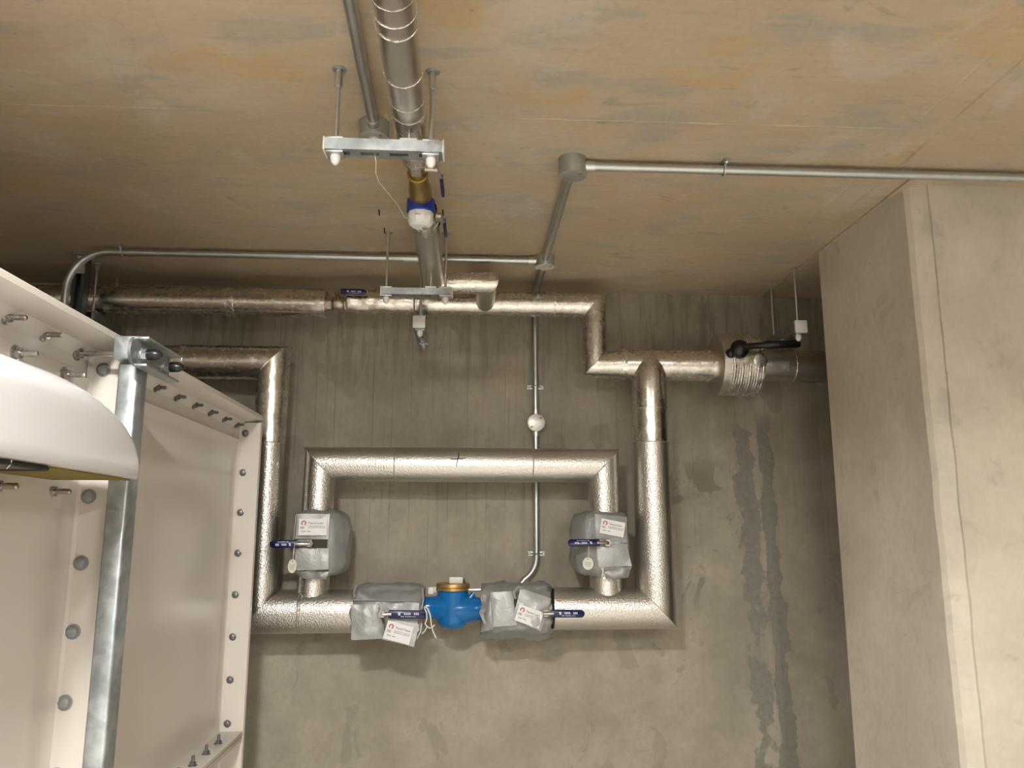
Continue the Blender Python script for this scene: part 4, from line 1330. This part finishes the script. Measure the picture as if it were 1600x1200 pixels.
# dome-headed bolts through the nearer upright flange
def head_mesh(r):
    mb = MB()
    mb.lathe((0, 0, 0), (0, -1, 0), [(0, r * 1.35), (0.0015, r * 1.35), (0.002, r * 1.2)], 24)
    mb.lathe((0, -0.0015, 0), (0, -1, 0), [(0, r * 1.08), (0.004, r * 1.05), (0.0065, r * 0.86), (0.0075, r * 0.5), (0.0077, 0)], 8)
    return mb
place_all(head_mesh(0.0108), 'grey_cap', [(-0.742 - 0.0125 * (0.322 - z) / 0.64, YN - 0.0062, z) for z in (0.322, 0.194, 0.066, -0.063, -0.192, -0.321, -0.45)])
place_all(head_mesh(0.0088), 'dark_steel', [(-0.750, YFAR - 0.0092, 0.324 - 0.1325 * k) for k in range(8)])
def upright_stud():
    mb = MB()
    mb.lathe((0, 0, 0), (0, 0, 1), [(0, 0.012), (0.002, 0.012), (0.0025, 0.010)], 18)
    mb.hexa((0, 0, 0.002), (0, 0, 0.010), 0.0088)
    mb.rod((0, 0, 0.009), (0, 0, 0.026), 0.0046, seg=12)
    return mb
place_all(upright_stud(), 'dark_steel', [(-0.732, 2.593 - 0.115 * k, ZB + 0.013) for k in range(7)])

# galvanised bracing post and its clamp
t = thing('bracing_post', (-0.67, 1.63, FLOOR), 'galvanised steel post clamped upright to the tank flange', 'post')
obj('post', MB().box((-0.676, 1.628, -0.62), (0.040, 0.052, 1.90), bevel=0.0055), 'galv', t, sharp=50)
cl = MB()
cl.box((-0.648, 1.648, 0.343), (0.006, 0.180, 0.056), bevel=0.0025)
cl.box((-0.636, 1.648, 0.370), (0.026, 0.180, 0.005), bevel=0.0012)
cl.box((-0.636, 1.648, 0.316), (0.026, 0.180, 0.005), bevel=0.0012)
cl.lathe((-0.651, 1.560, 0.343), (1, 0, 0), [(0, 0.028), (0.006, 0.028)], 28)
obj('clamp_channel', cl, 'galv', t)
obj('post_head', MB().box((-0.676, 1.600, 0.356), (0.046, 0.036, 0.046), bevel=0.002), 'galv', t)
for yy, nm in ((1.588, 0), (1.712, 1)):
    zz = 0.343
    b = obj('long_stud', MB().rod((XF, yy, zz), (-0.625, yy, zz), 0.0055, seg=14).lathe((XF + 0.003, yy, zz), (1, 0, 0), [(0, 0.014), (0.003, 0.014), (0.004, 0.010)], 20).hexa((XF + 0.006, yy, zz), (XF + 0.014, yy, zz), 0.011), 'steel', t)
    obj('nut', MB().lathe((-0.645, yy, zz), (1, 0, 0), [(0, 0.013), (0.002, 0.013), (0.002, 0.009)], 20).hexa((-0.644, yy, zz), (-0.634, yy, zz), 0.0115), 'zinc', t)
    obj('stud_cap', MB().lathe((-0.635, yy, zz), (1, 0, 0), [(0, 0.0105), (0.002, 0.0115), (0.016, 0.0112), (0.023, 0.0085), (0.028, 0.004), (0.0285, 0)], 20), 'black', t, label='black plastic stud cap')


# ================================================================== insulated white hood on the tank side
t = thing('inlet_hood', (-0.68, 1.15, 0.1), 'large glossy white insulated hood with yellow foam edge on the tank side', 'hood')
HY0, HY1, HZ = 0.72, 1.535, 0.092
def hood_ring(y, s):
    """half profile in x, z: down the outside from the tank to the bottom lip"""
    xo = -0.765 + 0.165 * (0.93 + 0.07 * s)
    zt = HZ + 0.012 + 0.150 * s
    zs = HZ + 0.008 + 0.095 * s
    pts = [V((-0.768, y, HZ)), V((-0.768, y, zt))]
    for k in range(9):
        a = PI / 2 * k / 8
        pts.append(V((-0.768 + (xo + 0.768) * math.sin(a) ** 0.8, y, zs + (zt - zs) * math.cos(a) ** 0.9)))
    for k in range(1, 6):
        pts.append(V((xo, y, zs + (HZ + 0.008 - zs) * k / 5)))
    pts += [V((xo - 0.002, y, HZ + 0.002)), V((xo - 0.008, y, HZ)), V((xo - 0.014, y, HZ + 0.003))]
    return pts
rings = []
for k in range(40):
    q = k / 39
    y = HY0 + (HY1 - HY0) * (1 - (1 - q) ** 1.8)
    e = max(0.0, (y - 1.22) / (HY1 - 1.22))
    s = max(0.0, 1 - e ** 2.3) ** (1 / 2.0)
    e2 = max(0.0, (HY0 + 0.2 - y) / 0.2)
    s *= max(0.0, 1 - e2 ** 2.3) ** 0.5
    rings.append(hood_ring(y, s))
obj('shell', MB().loft(rings), 'gelcoat', t, sharp=50)
# underside: foam block at the far end, brown board with a rubber seal before it
ft = MB()
poly = []
N = 40
for k in range(N + 1):
    y = 1.235 + (1.520 - 1.235) * k / N
    e = max(0.0, (y - 1.22) / (HY1 - 1.22))
    s = max(0.0, 1 - e ** 2.3) ** 0.5
    xo = -0.765 + 0.165 * (0.93 + 0.07 * s) - 0.010 - 0.003 * abs(noise.noise(V((y * 160, 0, 0))))
    poly.append(V((xo, y, HZ - 0.0015)))
poly += [V((-0.764, 1.520, HZ - 0.0015)), V((-0.764, 1.235, HZ - 0.0015))]
obj('foam_core', ft.prism(poly, (0, 0, 1), 0.01), 'foam', t)
obj('base_board', MB().box((-0.688, 0.995, HZ - 0.001), (0.148, 0.44, 0.008), bevel=0.003), 'brown', t)
sq = []
for cx, cy, a0 in ((-0.622, 1.196, 0), (-0.748, 1.196, PI / 2), (-0.748, 0.80, PI), (-0.622, 0.80, 3 * PI / 2)):
    sq += [V((cx + 0.014 * math.cos(a0 + q * PI / 10), cy + 0.014 * math.sin(a0 + q * PI / 10), HZ - 0.004)) for q in range(6)]
sq.append(sq[0])
obj('rubber_seal', MB().tube(sq, 0.0035, 8), 'rubber', t)
obj('loose_thread', MB().tube([(-0.604, 1.10, HZ), (-0.606, 1.102, HZ - 0.006), (-0.610, 1.101, HZ - 0.012)], 0.0008, 6), 'rope', t)
fl = obj('fixing_flange', MB().box((XF + 0.008, 1.02, 0.175), (0.010, 1.10, 0.270), bevel=0.003), 'grp', t)
st = None
for yy, zz in ((1.527, 0.289), (1.36, 0.293), (1.19, 0.293), (1.521, 0.070), (1.345, 0.070), (1.17, 0.070)):
    if st is None:
        st = obj('bolt', stud_mesh(0.036, 0.0055), 'steel', None, at=(0, 0, 0))
        st.parent = fl
        put(st, (XF + 0.013, yy, zz), fl)
    else:
        again(st, (XF + 0.013, yy, zz), fl)


# ================================================================== lamps behind and above the viewer, one of them added fill
t = thing('panel_light', (-0.36, 0.25, CEIL), 'round flat panel light on the ceiling above the viewer', 'light')
obj('housing', MB().lathe((-0.36, 0.25, CEIL), (0, 0, -1), [(0, 0.135), (0.045, 0.135), (0.05, 0.130), (0.05, 0.122), (0.046, 0.122)], 40), 'white', t)
obj('diffuser', MB().lathe((-0.36, 0.25, CEIL - 0.045), (0, 0, -1), [(0, 0.1205), (0.003, 0.1205)], 40), 'bulkhead_glow', t)
def batten(x, y, L, label):
    t = thing('batten_light', (x, y, CEIL - 0.05), label, 'light', 'ceiling battens behind the viewer')
    obj('spine', MB().box((x, y, CEIL - 0.03), (0.13, L + 0.05, 0.06), bevel=0.004), 'white', t)
    obj('diffuser', MB().box((x, y, CEIL - 0.0615), (0.11, L, 0.004)), 'batten_glow', t)
batten(1.35, -1.35, 1.2, 'ceiling batten light to the right of the viewer')
batten(-0.1, -1.9, 1.2, 'added fill batten on the ceiling well behind the viewer')  # unseen fill lamp, added to brighten the nearer tank flange
